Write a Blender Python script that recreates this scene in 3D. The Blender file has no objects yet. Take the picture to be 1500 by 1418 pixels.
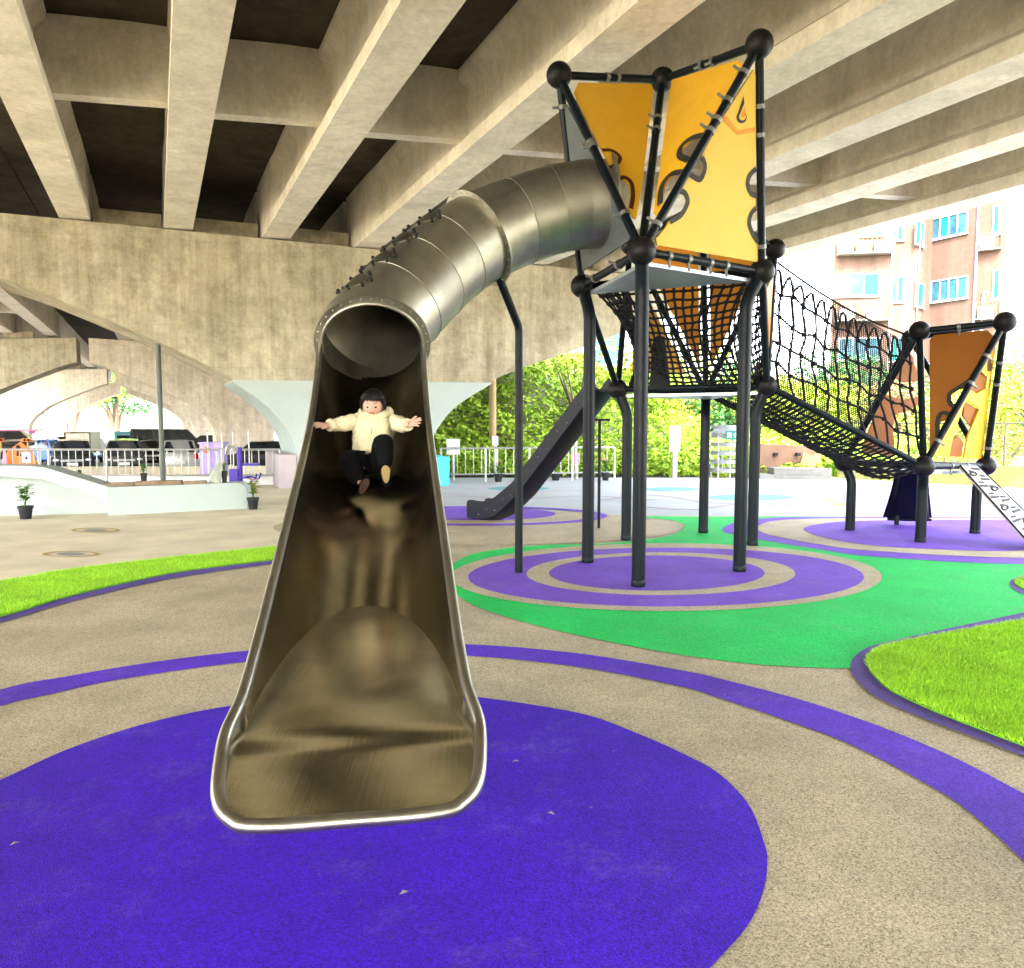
import bpy, bmesh, math, random
import numpy as np
from mathutils import Vector, Matrix
random.seed(7); rng = np.random.default_rng(7)
scn = bpy.context.scene
COL = scn.collection
R = math.radians
V = Vector
# ---------------------------------------------------------------- camera frame (used to survey points of the place)
EYE = V((0, 0, 1.6)); FPX = 1150.0; PITCH = math.atan(95 / FPX)
CP, SP = math.cos(PITCH), math.sin(PITCH)
def ray(px, py):
    u = 709 - py
    return V((px - 750, FPX * CP + u * SP, -FPX * SP + u * CP))
def P(px, py, Y=None, z=None):
    d = ray(px, py)
    return EYE + d * ((Y / d.y) if Y is not None else ((z - EYE.z) / d.z))
def G(px, py, z=0.0): return P(px, py, z=z)
def onplane(px, py, o, n):
    d = ray(px, py)
    return EYE + d * ((o - EYE).dot(n) / d.dot(n))
# ---------------------------------------------------------------- mesh builder
class MB:
    def __init__(s): s.v = []; s.f = []; s.m = []; s.cur = 0
    def face(s, idx): s.f.append(tuple(idx)); s.m.append(s.cur)
    def poly(s, pts):
        n = len(s.v); s.v += [tuple(p) for p in pts]; s.face(range(n, n + len(pts)))
    def box(s, c, d, M=None):
        c = V(c); n = len(s.v); h = [x / 2 for x in d]
        for x in (-1, 1):
            for y in (-1, 1):
                for z in (-1, 1):
                    q = V((x * h[0], y * h[1], z * h[2]))
                    if M is not None: q = M @ q
                    s.v.append(tuple(c + q))
        for q in ((0, 1, 3, 2), (4, 6, 7, 5), (0, 4, 5, 1), (2, 3, 7, 6), (0, 2, 6, 4), (1, 5, 7, 3)):
            s.face([n + i for i in q])
        return s
    def bar(s, a, b, w, h, up=(0, 0, 1)):
        a, b = V(a), V(b); d = b - a; x = d.normalized(); y = V(up).cross(x)
        if y.length < 1e-4: y = V((0, 1, 0))
        y.normalize(); z = x.cross(y)
        M = Matrix((x, y, z)).transposed()
        return s.box((a + b) / 2, (d.length, w, h), M)
    def tube(s, pts, r, n=10, caps=True, closed=False):
        pts = [V(p) for p in pts]; k = len(pts)
        rs = list(r) if hasattr(r, '__len__') else [r] * k
        T = []
        for i in range(k):
            if closed: t = pts[(i + 1) % k] - pts[i - 1]
            else: t = pts[min(i + 1, k - 1)] - pts[max(i - 1, 0)]
            T.append(t.normalized() if t.length > 1e-9 else V((0, 0, 1)))
        a = V((0, 0, 1)) if abs(T[0].z) < .9 else V((1, 0, 0))
        N = (a - T[0] * a.dot(T[0])).normalized()
        base = len(s.v)
        for i in range(k):
            N = N - T[i] * N.dot(T[i])
            N = N.normalized() if N.length > 1e-6 else T[i].orthogonal().normalized()
            Bn = T[i].cross(N)
            for j in range(n):
                t = 2 * math.pi * j / n
                s.v.append(tuple(pts[i] + (N * math.cos(t) + Bn * math.sin(t)) * rs[i]))
        for i in range(k if closed else k - 1):
            i2 = (i + 1) % k
            for j in range(n):
                j2 = (j + 1) % n
                s.face((base + i * n + j, base + i * n + j2, base + i2 * n + j2, base + i2 * n + j))
        if caps and not closed:
            s.face([base + j for j in range(n)][::-1])
            s.face([base + (k - 1) * n + j for j in range(n)])
        return s
    def ball(s, c, r, seg=14, rings=9, M=None):
        c = V(c); rr = V(r) if hasattr(r, '__len__') else V((r, r, r)); b = len(s.v)
        def add(q):
            q = V((q[0] * rr.x, q[1] * rr.y, q[2] * rr.z))
            if M is not None: q = M @ q
            s.v.append(tuple(c + q))
        add((0, 0, 1))
        for i in range(1, rings):
            a = math.pi * i / rings
            for j in range(seg):
                t = 2 * math.pi * j / seg
                add((math.sin(a) * math.cos(t), math.sin(a) * math.sin(t), math.cos(a)))
        add((0, 0, -1)); e = len(s.v) - 1
        for j in range(seg):
            j2 = (j + 1) % seg
            s.face((b, b + 1 + j, b + 1 + j2))
            for i in range(rings - 2):
                o = b + 1 + i * seg
                s.face((o + j, o + seg + j, o + seg + j2, o + j2))
            o = b + 1 + (rings - 2) * seg
            s.face((e, o + j2, o + j))
        return s
    def prism(s, pts, off):
        pts = [V(p) for p in pts]; off = V(off); k = len(pts); b = len(s.v)
        s.v += [tuple(p) for p in pts] + [tuple(p + off) for p in pts]
        s.face(range(b, b + k)); s.face(range(b + 2 * k - 1, b + k - 1, -1))
        for i in range(k):
            j = (i + 1) % k
            s.face((b + i, b + k + i, b + k + j, b + j))
        return s
    def grid(s, rows, closed=False):
        b = len(s.v); n = len(rows[0])
        for r_ in rows: s.v += [tuple(p) for p in r_]
        for i in range(len(rows) - 1):
            for j in range(n if closed else n - 1):
                j2 = (j + 1) % n
                s.face((b + i * n + j, b + i * n + j2, b + (i + 1) * n + j2, b + (i + 1) * n + j))
        return s
    def lathe(s, c, prof, n=20, cap=True):
        c = V(c)
        rows = [[c + V((r * math.cos(2 * math.pi * j / n), r * math.sin(2 * math.pi * j / n), z)) for j in range(n)] for r, z in prof]
        b = len(s.v); s.grid(rows, closed=True)
        if cap:
            s.face([b + j for j in range(n)][::-1]); s.face([b + (len(prof) - 1) * n + j for j in range(n)])
        return s
    def build(s, name, mat, parent=None, smooth=38, origin=None, fix=True):
        me = bpy.data.meshes.new(name)
        o = V(origin) if origin is not None else V((0, 0, 0))
        if parent is not None: o = wloc(parent)
        vs = [(v[0] - o.x, v[1] - o.y, v[2] - o.z) for v in s.v]
        me.from_pydata(vs, [], s.f)
        mats = mat if isinstance(mat, (list, tuple)) else [mat]
        for m in mats: me.materials.append(m)
        if len(mats) > 1: me.polygons.foreach_set('material_index', s.m)
        if fix:
            bm = bmesh.new(); bm.from_mesh(me)
            bmesh.ops.recalc_face_normals(bm, faces=bm.faces[:]); bm.to_mesh(me); bm.free()
        if smooth:
            me.polygons.foreach_set('use_smooth', [True] * len(me.polygons))
            me.set_sharp_from_angle(angle=R(smooth))
        me.update()
        ob = bpy.data.objects.new(name, me); COL.objects.link(ob)
        if parent is not None: ob.parent = parent
        else: ob.location = o
        return ob
def wloc(o):
    p = V((0, 0, 0))
    while o is not None: p = p + o.location; o = o.parent
    return p
def tag(o, label=None, cat=None, group=None, kind=None):
    if label: o['label'] = label
    if cat: o['category'] = cat
    if group: o['group'] = group
    if kind: o['kind'] = kind
    return o
def thing(name, label, cat, loc=(0, 0, 0), group=None, kind=None):
    o = bpy.data.objects.new(name, None); o.empty_display_size = .1
    COL.objects.link(o); o.location = loc
    return tag(o, label, cat, group, kind)
def children(o): return [c for c in bpy.data.objects if c.parent == o]
def copy_tree(o, loc=None, rz=None, parent=None, kids=None):
    c = o.copy(); COL.objects.link(c); c.parent = parent
    if loc is not None: c.location = loc
    if rz is not None: c.rotation_euler = (0, 0, rz)
    for ch in list(o.children): copy_tree(ch, parent=c)
    return c
def cr(pts, n=8, closed=False):
    """Catmull-Rom through points"""
    pts = [V(p) for p in pts]; k = len(pts); out = []
    for i in range(k if closed else k - 1):
        p0 = pts[i - 1] if (closed or i) else pts[0] * 2 - pts[1]
        p1 = pts[i]; p2 = pts[(i + 1) % k]
        p3 = pts[(i + 2) % k] if (closed or i + 2 < k) else p2 * 2 - p1
        for j in range(n):
            t = j / n
            out.append(.5 * ((2 * p1) + (p2 - p0) * t + (2 * p0 - 5 * p1 + 4 * p2 - p3) * t * t + (3 * p1 - p0 - 3 * p2 + p3) * t ** 3))
    if not closed: out.append(pts[-1])
    return out
def lerp(a, b, t): return a + (b - a) * t
def interp(x, tab):
    tab = sorted(tab); xs = [t[0] for t in tab]; ys = [t[1] for t in tab]
    return float(np.interp(x, xs, ys))
# ---------------------------------------------------------------- materials
def nt(name):
    m = bpy.data.materials.new(name); m.use_nodes = True
    t = m.node_tree; b = t.nodes['Principled BSDF']
    return m, t, b
def nd(t, typ, **kw):
    n = t.nodes.new(typ)
    for k, v in kw.items():
        if k in n.inputs: n.inputs[k].default_value = v
        else: setattr(n, k, v)
    return n
def c4(c): return (c[0], c[1], c[2], 1)
def noise(t, vec, scale, detail=4, rough=.6, stretch=None):
    if stretch:
        mp = nd(t, 'ShaderNodeMapping'); mp.inputs['Scale'].default_value = stretch
        t.links.new(vec, mp.inputs['Vector']); vec = mp.outputs['Vector']
    n = nd(t, 'ShaderNodeTexNoise', Scale=scale, Detail=detail, Roughness=rough)
    t.links.new(vec, n.inputs['Vector'])
    return n.outputs['Fac']
def ramp(t, fac, stops):
    r = nd(t, 'ShaderNodeValToRGB'); e = r.color_ramp.elements
    while len(e) < len(stops): e.new(.5)
    for i, (p, c) in enumerate(stops): e[i].position = p; e[i].color = c4(c) if hasattr(c, '__len__') else (c, c, c, 1)
    t.links.new(fac, r.inputs['Fac']); return r.outputs['Color']
def mix(t, a, b, fac, mode='MIX'):
    n = nd(t, 'ShaderNodeMixRGB', blend_type=mode)
    for s_, v in (('Fac', fac), ('Color1', a), ('Color2', b)):
        if hasattr(v, 'node'): t.links.new(v, n.inputs[s_])
        else: n.inputs[s_].default_value = v if not hasattr(v, '__len__') else c4(v)
    return n.outputs['Color']
def bump(t, b, fac, strength=.3, dist=.01):
    n = nd(t, 'ShaderNodeBump', Strength=strength, Distance=dist)
    t.links.new(fac, n.inputs['Height']); t.links.new(n.outputs['Normal'], b.inputs['Normal'])
def pm(name, col, rough=.6, metal=0., var=.12, scale=6., bmp=0., bscale=60., spec=None, world=False):
    m, t, b = nt(name)
    tc = nd(t, 'ShaderNodeTexCoord').outputs['Object']
    f = noise(t, tc, scale)
    lo = [c * (1 - var) for c in col]; hi = [min(1, c * (1 + var)) for c in col]
    t.links.new(ramp(t, f, [(.3, lo), (.7, hi)]), b.inputs['Base Color'])
    b.inputs['Metallic'].default_value = metal
    t.links.new(ramp(t, noise(t, tc, scale * 3), [(.3, max(0, rough - .06)), (.7, min(1, rough + .08))]), b.inputs['Roughness'])
    b.inputs['Specular IOR Level'].default_value = .22 if spec is None else spec
    if bmp: bump(t, b, noise(t, tc, bscale, 3), bmp, .004)
    return m
def rubber(name, col, grit=.25, patch=.10, grains=None):
    """wet-pour rubber granules: fine grains of slightly different tone, soft wear patches"""
    m, t, b = nt(name)
    tc = nd(t, 'ShaderNodeTexCoord').outputs['Object']
    v = nd(t, 'ShaderNodeTexVoronoi', Scale=190.); t.links.new(tc, v.inputs['Vector'])
    sep = nd(t, 'ShaderNodeSeparateColor'); t.links.new(v.outputs['Color'], sep.inputs['Color'])
    g2 = grains or [c * (1 - grit * 1.6) for c in col]
    cgr = ramp(t, sep.outputs['Red'], [(0, g2), (.35, [c * (1 - grit * .5) for c in col]), (.7, col), (1, [min(1, c * (1 + grit)) for c in col])])
    pf = ramp(t, noise(t, tc, 1.3, 6, .65), [(.3, 1 - patch * 1.6), (.65, 1 + patch * .4)])
    cc = mix(t, cgr, pf, 1., 'MULTIPLY')
    dust = mix(t, ramp(t, noise(t, tc, 2.1, 9, .75), [(.52, 0.), (.82, .28)]), ramp(t, noise(t, tc, 46, 3, .6), [(.42, .25), (.62, 1.)]), 1., 'MULTIPLY')
    cc = mix(t, cc, (.42, .38, .36), dust)
    sv = nd(t, 'ShaderNodeTexVoronoi', Scale=9.); t.links.new(tc, sv.inputs['Vector'])
    sp2 = nd(t, 'ShaderNodeSeparateColor'); t.links.new(sv.outputs['Color'], sp2.inputs['Color'])
    spot = mix(t, ramp(t, sv.outputs['Distance'], [(.05, 1.), (.10, 0.)]), ramp(t, sp2.outputs['Green'], [(.90, 0.), (.93, .5)]), 1., 'MULTIPLY')
    cc = mix(t, cc, (.30, .27, .24), spot)
    t.links.new(cc, b.inputs['Base Color'])
    b.inputs['Roughness'].default_value = .85; b.inputs['Specular IOR Level'].default_value = .25
    bump(t, b, v.outputs['Distance'], .5, .004)
    return m
def concrete(name, col, stain=.45, streak=.5, board=.25, joints=False):
    m, t, b = nt(name)
    tc = nd(t, 'ShaderNodeTexCoord').outputs['Object']
    big = noise(t, tc, .55, 6, .65)
    c = ramp(t, big, [(.28, [x * (1 - stain * .8) for x in col]), (.5, col), (.75, [min(1, x * 1.16) for x in col])])
    c = mix(t, c, ramp(t, noise(t, tc, 2.4, 8, .72), [(.34, [1 - stain * .9] * 3), (.56, (1.05, 1.05, 1.05))]), 1., 'MULTIPLY')
    st = noise(t, tc, 1.5, 6, .75, (1, 1, .10))
    c = mix(t, c, ramp(t, st, [(.32, [1 - streak * .75, 1 - streak * .8, 1 - streak * .95]), (.55, (1, 1, 1))]), 1., 'MULTIPLY')
    fine = noise(t, tc, 14, 6, .7)
    c = mix(t, c, ramp(t, fine, [(.3, (.8, .79, .76)), (.62, (1.04, 1.04, 1.04))]), .8, 'MULTIPLY')
    if board:
        bd = noise(t, tc, 7., 3, .6, (1, 1, .03))
        c = mix(t, c, ramp(t, bd, [(.35, (1 - board, 1 - board, 1 - board)), (.6, (1, 1, 1))]), .8, 'MULTIPLY')
    wl = noise(t, tc, 2.6, 3, .5, (1, 1, .045)); wm = noise(t, tc, .6, 2)
    wf = mix(t, ramp(t, wl, [(.66, 0.), (.72, .6)]), ramp(t, wm, [(.5, 0.), (.62, 1.)]), 1., 'MULTIPLY')
    c = mix(t, c, [min(1, x * 1.7) for x in col], wf)
    if joints:
        mp = nd(t, 'ShaderNodeMapping'); mp.inputs['Rotation'].default_value = (0, 0, -.4238 + .158); t.links.new(tc, mp.inputs['Vector'])
        sx = nd(t, 'ShaderNodeSeparateXYZ'); t.links.new(mp.outputs['Vector'], sx.inputs['Vector'])
        cx = nd(t, 'ShaderNodeCombineXYZ'); t.links.new(sx.outputs['X'], cx.inputs['X']); t.links.new(sx.outputs['Z'], cx.inputs['Y'])
        bk = nd(t, 'ShaderNodeTexBrick', Scale=1.); t.links.new(cx.outputs['Vector'], bk.inputs['Vector'])
        bk.inputs['Color1'].default_value = (1.04, 1.04, 1.04, 1); bk.inputs['Color2'].default_value = (.92, .92, .92, 1); bk.inputs['Mortar'].default_value = (.72, .70, .66, 1)
        bk.inputs['Mortar Size'].default_value = .008; bk.inputs['Brick Width'].default_value = 1.83; bk.inputs['Row Height'].default_value = .92; bk.offset = 0.
        c = mix(t, c, bk.outputs['Color'], .38, 'MULTIPLY')
    t.links.new(c, b.inputs['Base Color'])
    b.inputs['Roughness'].default_value = .9; b.inputs['Specular IOR Level'].default_value = .2
    bump(t, b, fine, .35, .012)
    return m
def steel(name, col=(.55, .52, .45), rough=.34):
    m, t, b = nt(name)
    tc = nd(t, 'ShaderNodeTexCoord').outputs['Object']
    f = noise(t, tc, 3.2, 5, .6)
    t.links.new(ramp(t, f, [(.3, [c * .82 for c in col]), (.7, [min(1, c * 1.08) for c in col])]), b.inputs['Base Color'])
    b.inputs['Metallic'].default_value = 1.
    sm = ramp(t, noise(t, tc, 5.5, 7, .72), [(.36, (.66, .63, .58)), (.52, (1, 1, 1)), (.70, (1.12, 1.12, 1.12))])
    t.links.new(mix(t, ramp(t, f, [(.3, [c * .82 for c in col]), (.7, [min(1, c * 1.08) for c in col])]), sm, .35, 'MULTIPLY'), b.inputs['Base Color'])
    bump(t, b, noise(t, tc, 55, 3, .6, (1, .035, .07)), .05, .006)
    t.links.new(ramp(t, noise(t, tc, 6, 3, .5), [(.3, rough - .02), (.7, rough + (.05 if rough > .29 else .02))]), b.inputs['Roughness'])
    return m
M = {}
M['tan'] = rubber('tan_rubber', (.50, .42, .275), .3, .16, (.22, .18, .12))
M['purple'] = rubber('purple_rubber', (.060, .005, .53), .34, .16)
M['purple_mid'] = rubber('faded_purple_rubber', (.105, .028, .54), .32, .2)
M['purple_worn'] = rubber('worn_purple_rubber', (.18, .07, .55), .25, .16)
M['purple_edge'] = rubber('purple_edging', (.12, .07, .34), .25, .16)
M['green'] = rubber('green_rubber', (.006, .58, .10), .28, .12)
M['plaza'] = pm('plaza_concrete', (.62, .55, .39), .85, var=.16, scale=1.2, bmp=.3, bscale=40)
M['pale'] = pm('pale_plaza_paint', (.36, .37, .37), .8, var=.10, scale=.7)
M['teal_p'] = pm('pale_teal_paint', (.12, .29, .31), .8)
M['yel_p'] = pm('pale_yellow_paint', (.42, .30, .09), .8)
M['pink_p'] = pm('pale_pink_paint', (.30, .21, .25), .8)
M['earth'] = pm('earth', (.20, .19, .12), .95, var=.3, scale=.4)
M['asphalt'] = pm('asphalt', (.30, .29, .27), .9, var=.15, scale=.8)
M['turfbase'] = pm('turf_base', (.10, .30, .012), .95, var=.3, scale=30)
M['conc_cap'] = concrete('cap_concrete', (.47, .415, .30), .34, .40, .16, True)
M['conc_gird'] = concrete('girder_concrete', (.69, .63, .535), .15, .22, .0)
M['conc_deck'] = concrete('deck_shade_concrete', (.07, .055, .04), .5, .2, .1)  # soot-dark tone, pushed darker to deepen the shade between girders
M['conc_far'] = concrete('haze_lightened_concrete', (.80, .70, .56), .22, .34, .12, True)  # pier concrete lightened in colour to stand for the bright haze
M['white'] = pm('pale_mint_paint', (.34, .39, .365), .55, var=.05, scale=1.5, bmp=.08, bscale=12)
M['plinth'] = pm('plinth_paint', (.36, .31, .32), .7, var=.08, scale=2)
M['steel'] = steel('brushed_steel', (.38, .36, .29), .44)
M['steel_trough'] = steel('reflection_dark_steel', (.46, .41, .29), .22)  # slide steel in a darker tone, standing in for dark tube reflections
M['steel_plate'] = steel('reflection_light_steel', (.74, .69, .52), .21)  # slide steel in a lighter tone, standing in for brighter reflections
M['steel_rim'] = steel('polished_steel', (.40, .375, .31), .36)
M['post'] = pm('navy_powder_coat', (.004, .007, .010), .36, var=.15, scale=3, bmp=.05, bscale=150, spec=.15)
M['ballm'] = pm('black_plastic', (.008, .007, .008), .45, var=.2, scale=8, bmp=.05, bscale=120, spec=.18)
M['yellow'] = pm('yellow_board', (.66, .36, .02), .45, var=.05, scale=3, bmp=.06, bscale=180)
M['yellow_lit'] = pm('lit_yellow_board', (.64, .42, .05), .45, var=.05, scale=3, bmp=.06, bscale=180)  # yellow board in a lighter tone for the light on its open side
M['orange'] = pm('orange_board', (.62, .235, .016), .45, var=.06, scale=3, bmp=.06, bscale=180)
M['brownor'] = pm('brown_orange_board', (.25, .085, .010), .6, var=.06, scale=3, bmp=.06, bscale=180)
M['trimgrey'] = pm('grey_engraved_band', (.030, .026, .021), .6)
M['trimbrown'] = pm('brown_engraved_band', (.06, .015, .003), .6)
M['greypanel'] = pm('dark_grey_board', (.10, .115, .115), .45, var=.08, scale=3)
M['plate'] = pm('platform_plate', (.42, .45, .48), .35, metal=.6, var=.1, scale=4)
M['clamp'] = pm('cast_clamp', (.20, .20, .19), .45, metal=.5, var=.15, scale=20)
M['rope'] = pm('black_rope', (.012, .012, .015), .85, var=.3, scale=60, bmp=.4, bscale=200)
M['slideblk'] = pm('black_slide_plastic', (.005, .005, .010), .42, var=.15, scale=3, bmp=.04, bscale=80, spec=.2)
M['navy'] = pm('navy_slide_plastic', (.003, .004, .010), .45, var=.12, scale=3, spec=.15)
M['black'] = pm('black_rubber', (.012, .012, .012), .7)
M['whitegen'] = pm('white_paint', (.78, .78, .76), .5, var=.05)
M['galv'] = pm('galvanised_steel', (.42, .42, .40), .4, metal=.7, var=.12, scale=10)
M['greypaint'] = pm('grey_paint', (.10, .11, .095), .5)
M['wood'] = pm('weathered_wood', (.20, .14, .09), .8, var=.3, scale=12)
M['glass'] = pm('dark_glass', (.015, .02, .025), .08, var=.2, scale=2, spec=.8)
M['teal'] = pm('turquoise_paint', (.06, .50, .58), .5)
M['lilac'] = pm('lilac_paint', (.42, .32, .70), .5)
M['signor'] = pm('orange_sign', (.80, .22, .05), .5)
M['pink'] = pm('pink_sign', (.85, .30, .50), .5)
M['barwhite'] = pm('bar_paint', (.20, .21, .22), .5); M['yelwall'] = pm('yellow_wall_paint', (.30, .20, .07), .8)
# ================================================================ GROUND
def sheet(name, pts, z, mat, thick=0., skirt=None):
    mb = MB(); ps = [V((p[0], p[1], z)) for p in pts]
    mb.poly(ps)
    if thick:
        k = len(ps)
        for i in range(k):
            a, b = ps[i], ps[(i + 1) % k]
            mb.poly([a, b, b - V((0, 0, thick)), a - V((0, 0, thick))])
    o = mb.build(name, mat, smooth=0)
    return tag(o, kind='structure')
def gpoly(px, n=6, closed=True): return [G(*p) for p in cr([(a, b, 0) for a, b in px], n, closed) for p in [(p.x, p.y)]]
def ell(cx, cy, a, b, n=72): return [G(cx + a * math.cos(2 * math.pi * i / n), cy + b * math.sin(2 * math.pi * i / n)) for i in range(n)]
def circ(cx, cy, r, n=120): return [V((cx + r * math.cos(2 * math.pi * i / n), cy + r * math.sin(2 * math.pi * i / n), 0)) for i in range(n)]
def ringsheet(name, outer, inner, z, mat):
    mb = MB(); mb.grid([[V((p.x, p.y, z)) for p in outer], [V((p.x, p.y, z)) for p in inner]], closed=True)
    return tag(mb.build(name, mat, smooth=0), kind='structure')
sheet('ground', [(-900, -300), (900, -300), (900, 1600), (-900, 1600)], -1.15, M['earth'])
sheet('parking_lot', [(-75, 21.6), (-1.2, 21.6), (-1.2, 150), (-75, 150)], -1.05, M['asphalt'])
sheet('plaza', [(-60, -25), (45, -25), (45, 21.5), (-60, 21.5)], 0, M['plaza'], 1.1)
# sunlit painted plaza beyond the play area
edge = [G(*p) for p in ((640, 742), (760, 752), (900, 755), (1060, 756), (1200, 755), (1500, 758), (1900, 775), (2600, 800))]
sheet('pale_plaza', [(p.x, p.y) for p in edge] + [(44, 21.45), (-1.9, 21.45), (-2.0, 17)], .004, M['pale'])
for nm, c, mt in (('painted_ellipse', (1100, 729, 62, 4.5), 'teal_p'), ('painted_ellipse', (985, 717, 40, 3), 'teal_p'), ('painted_ellipse', (1233, 739, 14, 3), 'yel_p'),
                  ('painted_ellipse', (760, 716, 45, 3), 'teal_p'), ('painted_ellipse', (1215, 733, 9, 2.5), 'yel_p'), ('painted_ellipse', (1330, 741, 30, 3), 'pink_p')):
    sheet(nm, ell(*c, n=40), .008, M[mt])
def stroke(name, px, w, mat):
    c = [G(*p) for p in [(q.x, q.y) for q in cr([(a, b, 0) for a, b in px], 8)]]
    L_, R_ = [], []
    for i, p in enumerate(c):
        d = (c[min(i + 1, len(c) - 1)] - c[max(i - 1, 0)]).normalized(); q = V((-d.y, d.x, 0)) * w / 2
        L_.append(p + q + V((0, 0, .008))); R_.append(p - q + V((0, 0, .008)))
    tag(MB().grid([L_, R_]).build(name, mat, smooth=0), kind='structure')
for px in ([(930, 742), (1010, 747), (1100, 738), (1200, 745)], [(880, 733), (960, 726), (1060, 738), (1230, 728)], [(1190, 722), (1300, 728), (1420, 733), (1600, 736)],
           [(670, 727), (760, 731), (860, 727), (960, 733)], [(1120, 715), (1250, 714), (1400, 722)]):
    stroke('painted_line', px, .09, M['pink_p'])
# tan rubber field
top_l = [(-700, 1130), (-300, 990), (0, 909), (100, 879), (250, 844), (410, 822), (520, 806), (600, 790), (640, 760)]
top_r = [(760, 752), (900, 755), (1060, 756), (1200, 755), (1500, 758), (1900, 775)]
f = [G(*p) for p in top_l + top_r]
sheet('rubber_field', [(p.x, p.y) for p in f] + [(17, 2), (17, -12), (-14, -12), (-14, 3)], .004, M['tan'])
sheet('green_rubber', gpoly([(662, 828), (690, 813), (740, 804), (800, 799), (880, 797), (945, 791), (985, 784), (1003, 772), (985, 763), (935, 757), (1060, 757.5), (1200, 757), (1500, 760), (1700, 770), (1900, 800), (1800, 850), (1600, 885), (1500, 902), (1440, 917), (1350, 935), (1290, 946), (1262, 957), (1249, 968), (1246, 980), (1180, 979), (1100, 974), (1000, 961), (900, 943), (800, 921), (720, 898), (680, 880), (656, 858), (650, 842)], 3), .008, M['green'])
# front target
sheet('purple_disc', gpoly([(0, 1145), (101, 1099), (217, 1061), (336, 1036), (470, 1022), (600, 1018), (700, 1023), (850, 1047), (930, 1075), (1000, 1106), (1055, 1137), (1099, 1185), (1120, 1240), (1124, 1265), (1119, 1305), (1099, 1353), (1062, 1398), (1000, 1460), (900, 1540), (700, 1640), (400, 1690), (0, 1640), (-250, 1500), (-330, 1380), (-270, 1280), (-150, 1210)]), .008, M['purple'])
def arc_line(px): return [G(p.x, p.y) + V((0, 0, .008)) for p in cr([(a, b, 0) for a, b in px], 8)]
oa = arc_line([(-500, 1195), (-250, 1088), (0, 1012), (90, 994), (217, 972.5), (365, 954.5), (520, 946), (680, 945), (850, 959), (1000, 984), (1055, 996), (1183, 1030), (1299, 1070), (1402, 1114), (1500, 1165), (1700, 1270), (1900, 1385)])
ia = arc_line([(-380, 1195), (-190, 1097), (0, 1036), (72, 1019), (180, 996), (362, 971), (520, 963), (680, 962), (850, 979), (1000, 1008), (1050, 1023), (1140, 1053), (1240, 1090), (1336, 1139), (1420, 1192), (1540, 1305), (1680, 1460)])
tag(MB().grid([oa, ia]).build('purple_ring', M['purple_mid'], smooth=0), kind='structure')
# rings under the tall tower
ringsheet('tan_ring', ell(976, 847, 316, 50), ell(975.5, 847, 290, 43.5), .012, M['tan'])
ringsheet('purple_ring', ell(975.5, 847, 290, 43.5), ell(968, 842, 197, 31.5), .012, M['purple_worn'])
ringsheet('tan_ring', ell(968, 842, 197, 31.5), ell(962, 841, 158, 26), .012, M['tan'])
sheet('purple_disc', ell(962, 841, 158, 26), .012, M['purple_worn'])
# rings under the low tower
sheet('purple_disc', gpoly([(1058, 776), (1080, 765), (1130, 759.5), (1200, 758), (1500, 758), (1800, 763), (1950, 790), (1800, 825), (1500, 828), (1283, 817), (1200, 806), (1110, 791), (1070, 783)]), .012, M['purple_worn'])
sheet('tan_disc', gpoly([(1110, 773), (1130, 765), (1180, 761.5), (1260, 760.5), (1500, 760.5), (1780, 766), (1900, 790), (1780, 815), (1500, 819), (1283, 809), (1200, 799), (1140, 788), (1115, 781)]), .016, M['tan'])
sheet('purple_disc', gpoly([(1177, 776), (1200, 769.5), (1240, 765.5), (1330, 763.5), (1500, 763.5), (1620, 768), (1680, 785), (1620, 802), (1500, 808.5), (1433, 809), (1300, 803), (1233, 795), (1192, 785)]), .020, M['purple_worn'])
# rings under the black slide
sheet('tan_disc', ell(700, 774, 300, 25.5), .012, M['tan'])
ringsheet('purple_ring', ell(700, 757, 190, 14.5), ell(700, 756.5, 172, 12), .016, M['purple_worn'])
sheet('purple_disc', ell(702, 754, 112, 9.5), .016, M['purple_worn'])
# worn yellow circles on the concrete
for c in ((104, 812, 42, 4.2), (140, 777, 36, 3.4)):
    ringsheet('painted_circle', ell(*c, n=48), ell(c[0], c[1], c[2] * .84, c[3] * .80, n=48), .006, M['yel_p'])
    sheet('drain_cover', ell(c[0], c[1], c[2] * .5, c[3] * .5, n=32), .005, M['asphalt'])
# ---------------------------------------------------------------- artificial turf
def turf_mat(name, a, b_):
    m, t, b = nt(name)
    oi = nd(t, 'ShaderNodeTexCoord').outputs['Object']
    v = nd(t, 'ShaderNodeTexWhiteNoise'); 
    g = nd(t, 'ShaderNodeNewGeometry')
    t.links.new(g.outputs['Random Per Island'], v.inputs['Vector'])
    c = ramp(t, g.outputs['Random Per Island'], [(0, a), (.6, [(x + y) / 2 for x, y in zip(a, b_)]), (1, b_)])
    pt_ = ramp(t, noise(t, oi, 3, 3), [(.3, (.8, .82, .75)), (.7, (1.15, 1.12, 1.1))])
    t.links.new(mix(t, c, pt_, 1, 'MULTIPLY'), b.inputs['Base Color'])
    b.inputs['Roughness'].default_value = .6; b.inputs['Specular IOR Level'].default_value = .3
    return m
M['turf'] = turf_mat('turf_blades', (.15, .40, .008), (.60, .92, .06))
def inside(px, py, poly):
    r_ = np.zeros(len(px), bool); k = len(poly); j = k - 1
    for i in range(k):
        xi, yi = poly[i][:2]; xj, yj = poly[j][:2]
        c = ((yi > py) != (yj > py)) & (px < (xj - xi) * (py - yi) / (yj - yi + 1e-12) + xi)
        r_ ^= c; j = i
    return r_
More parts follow.
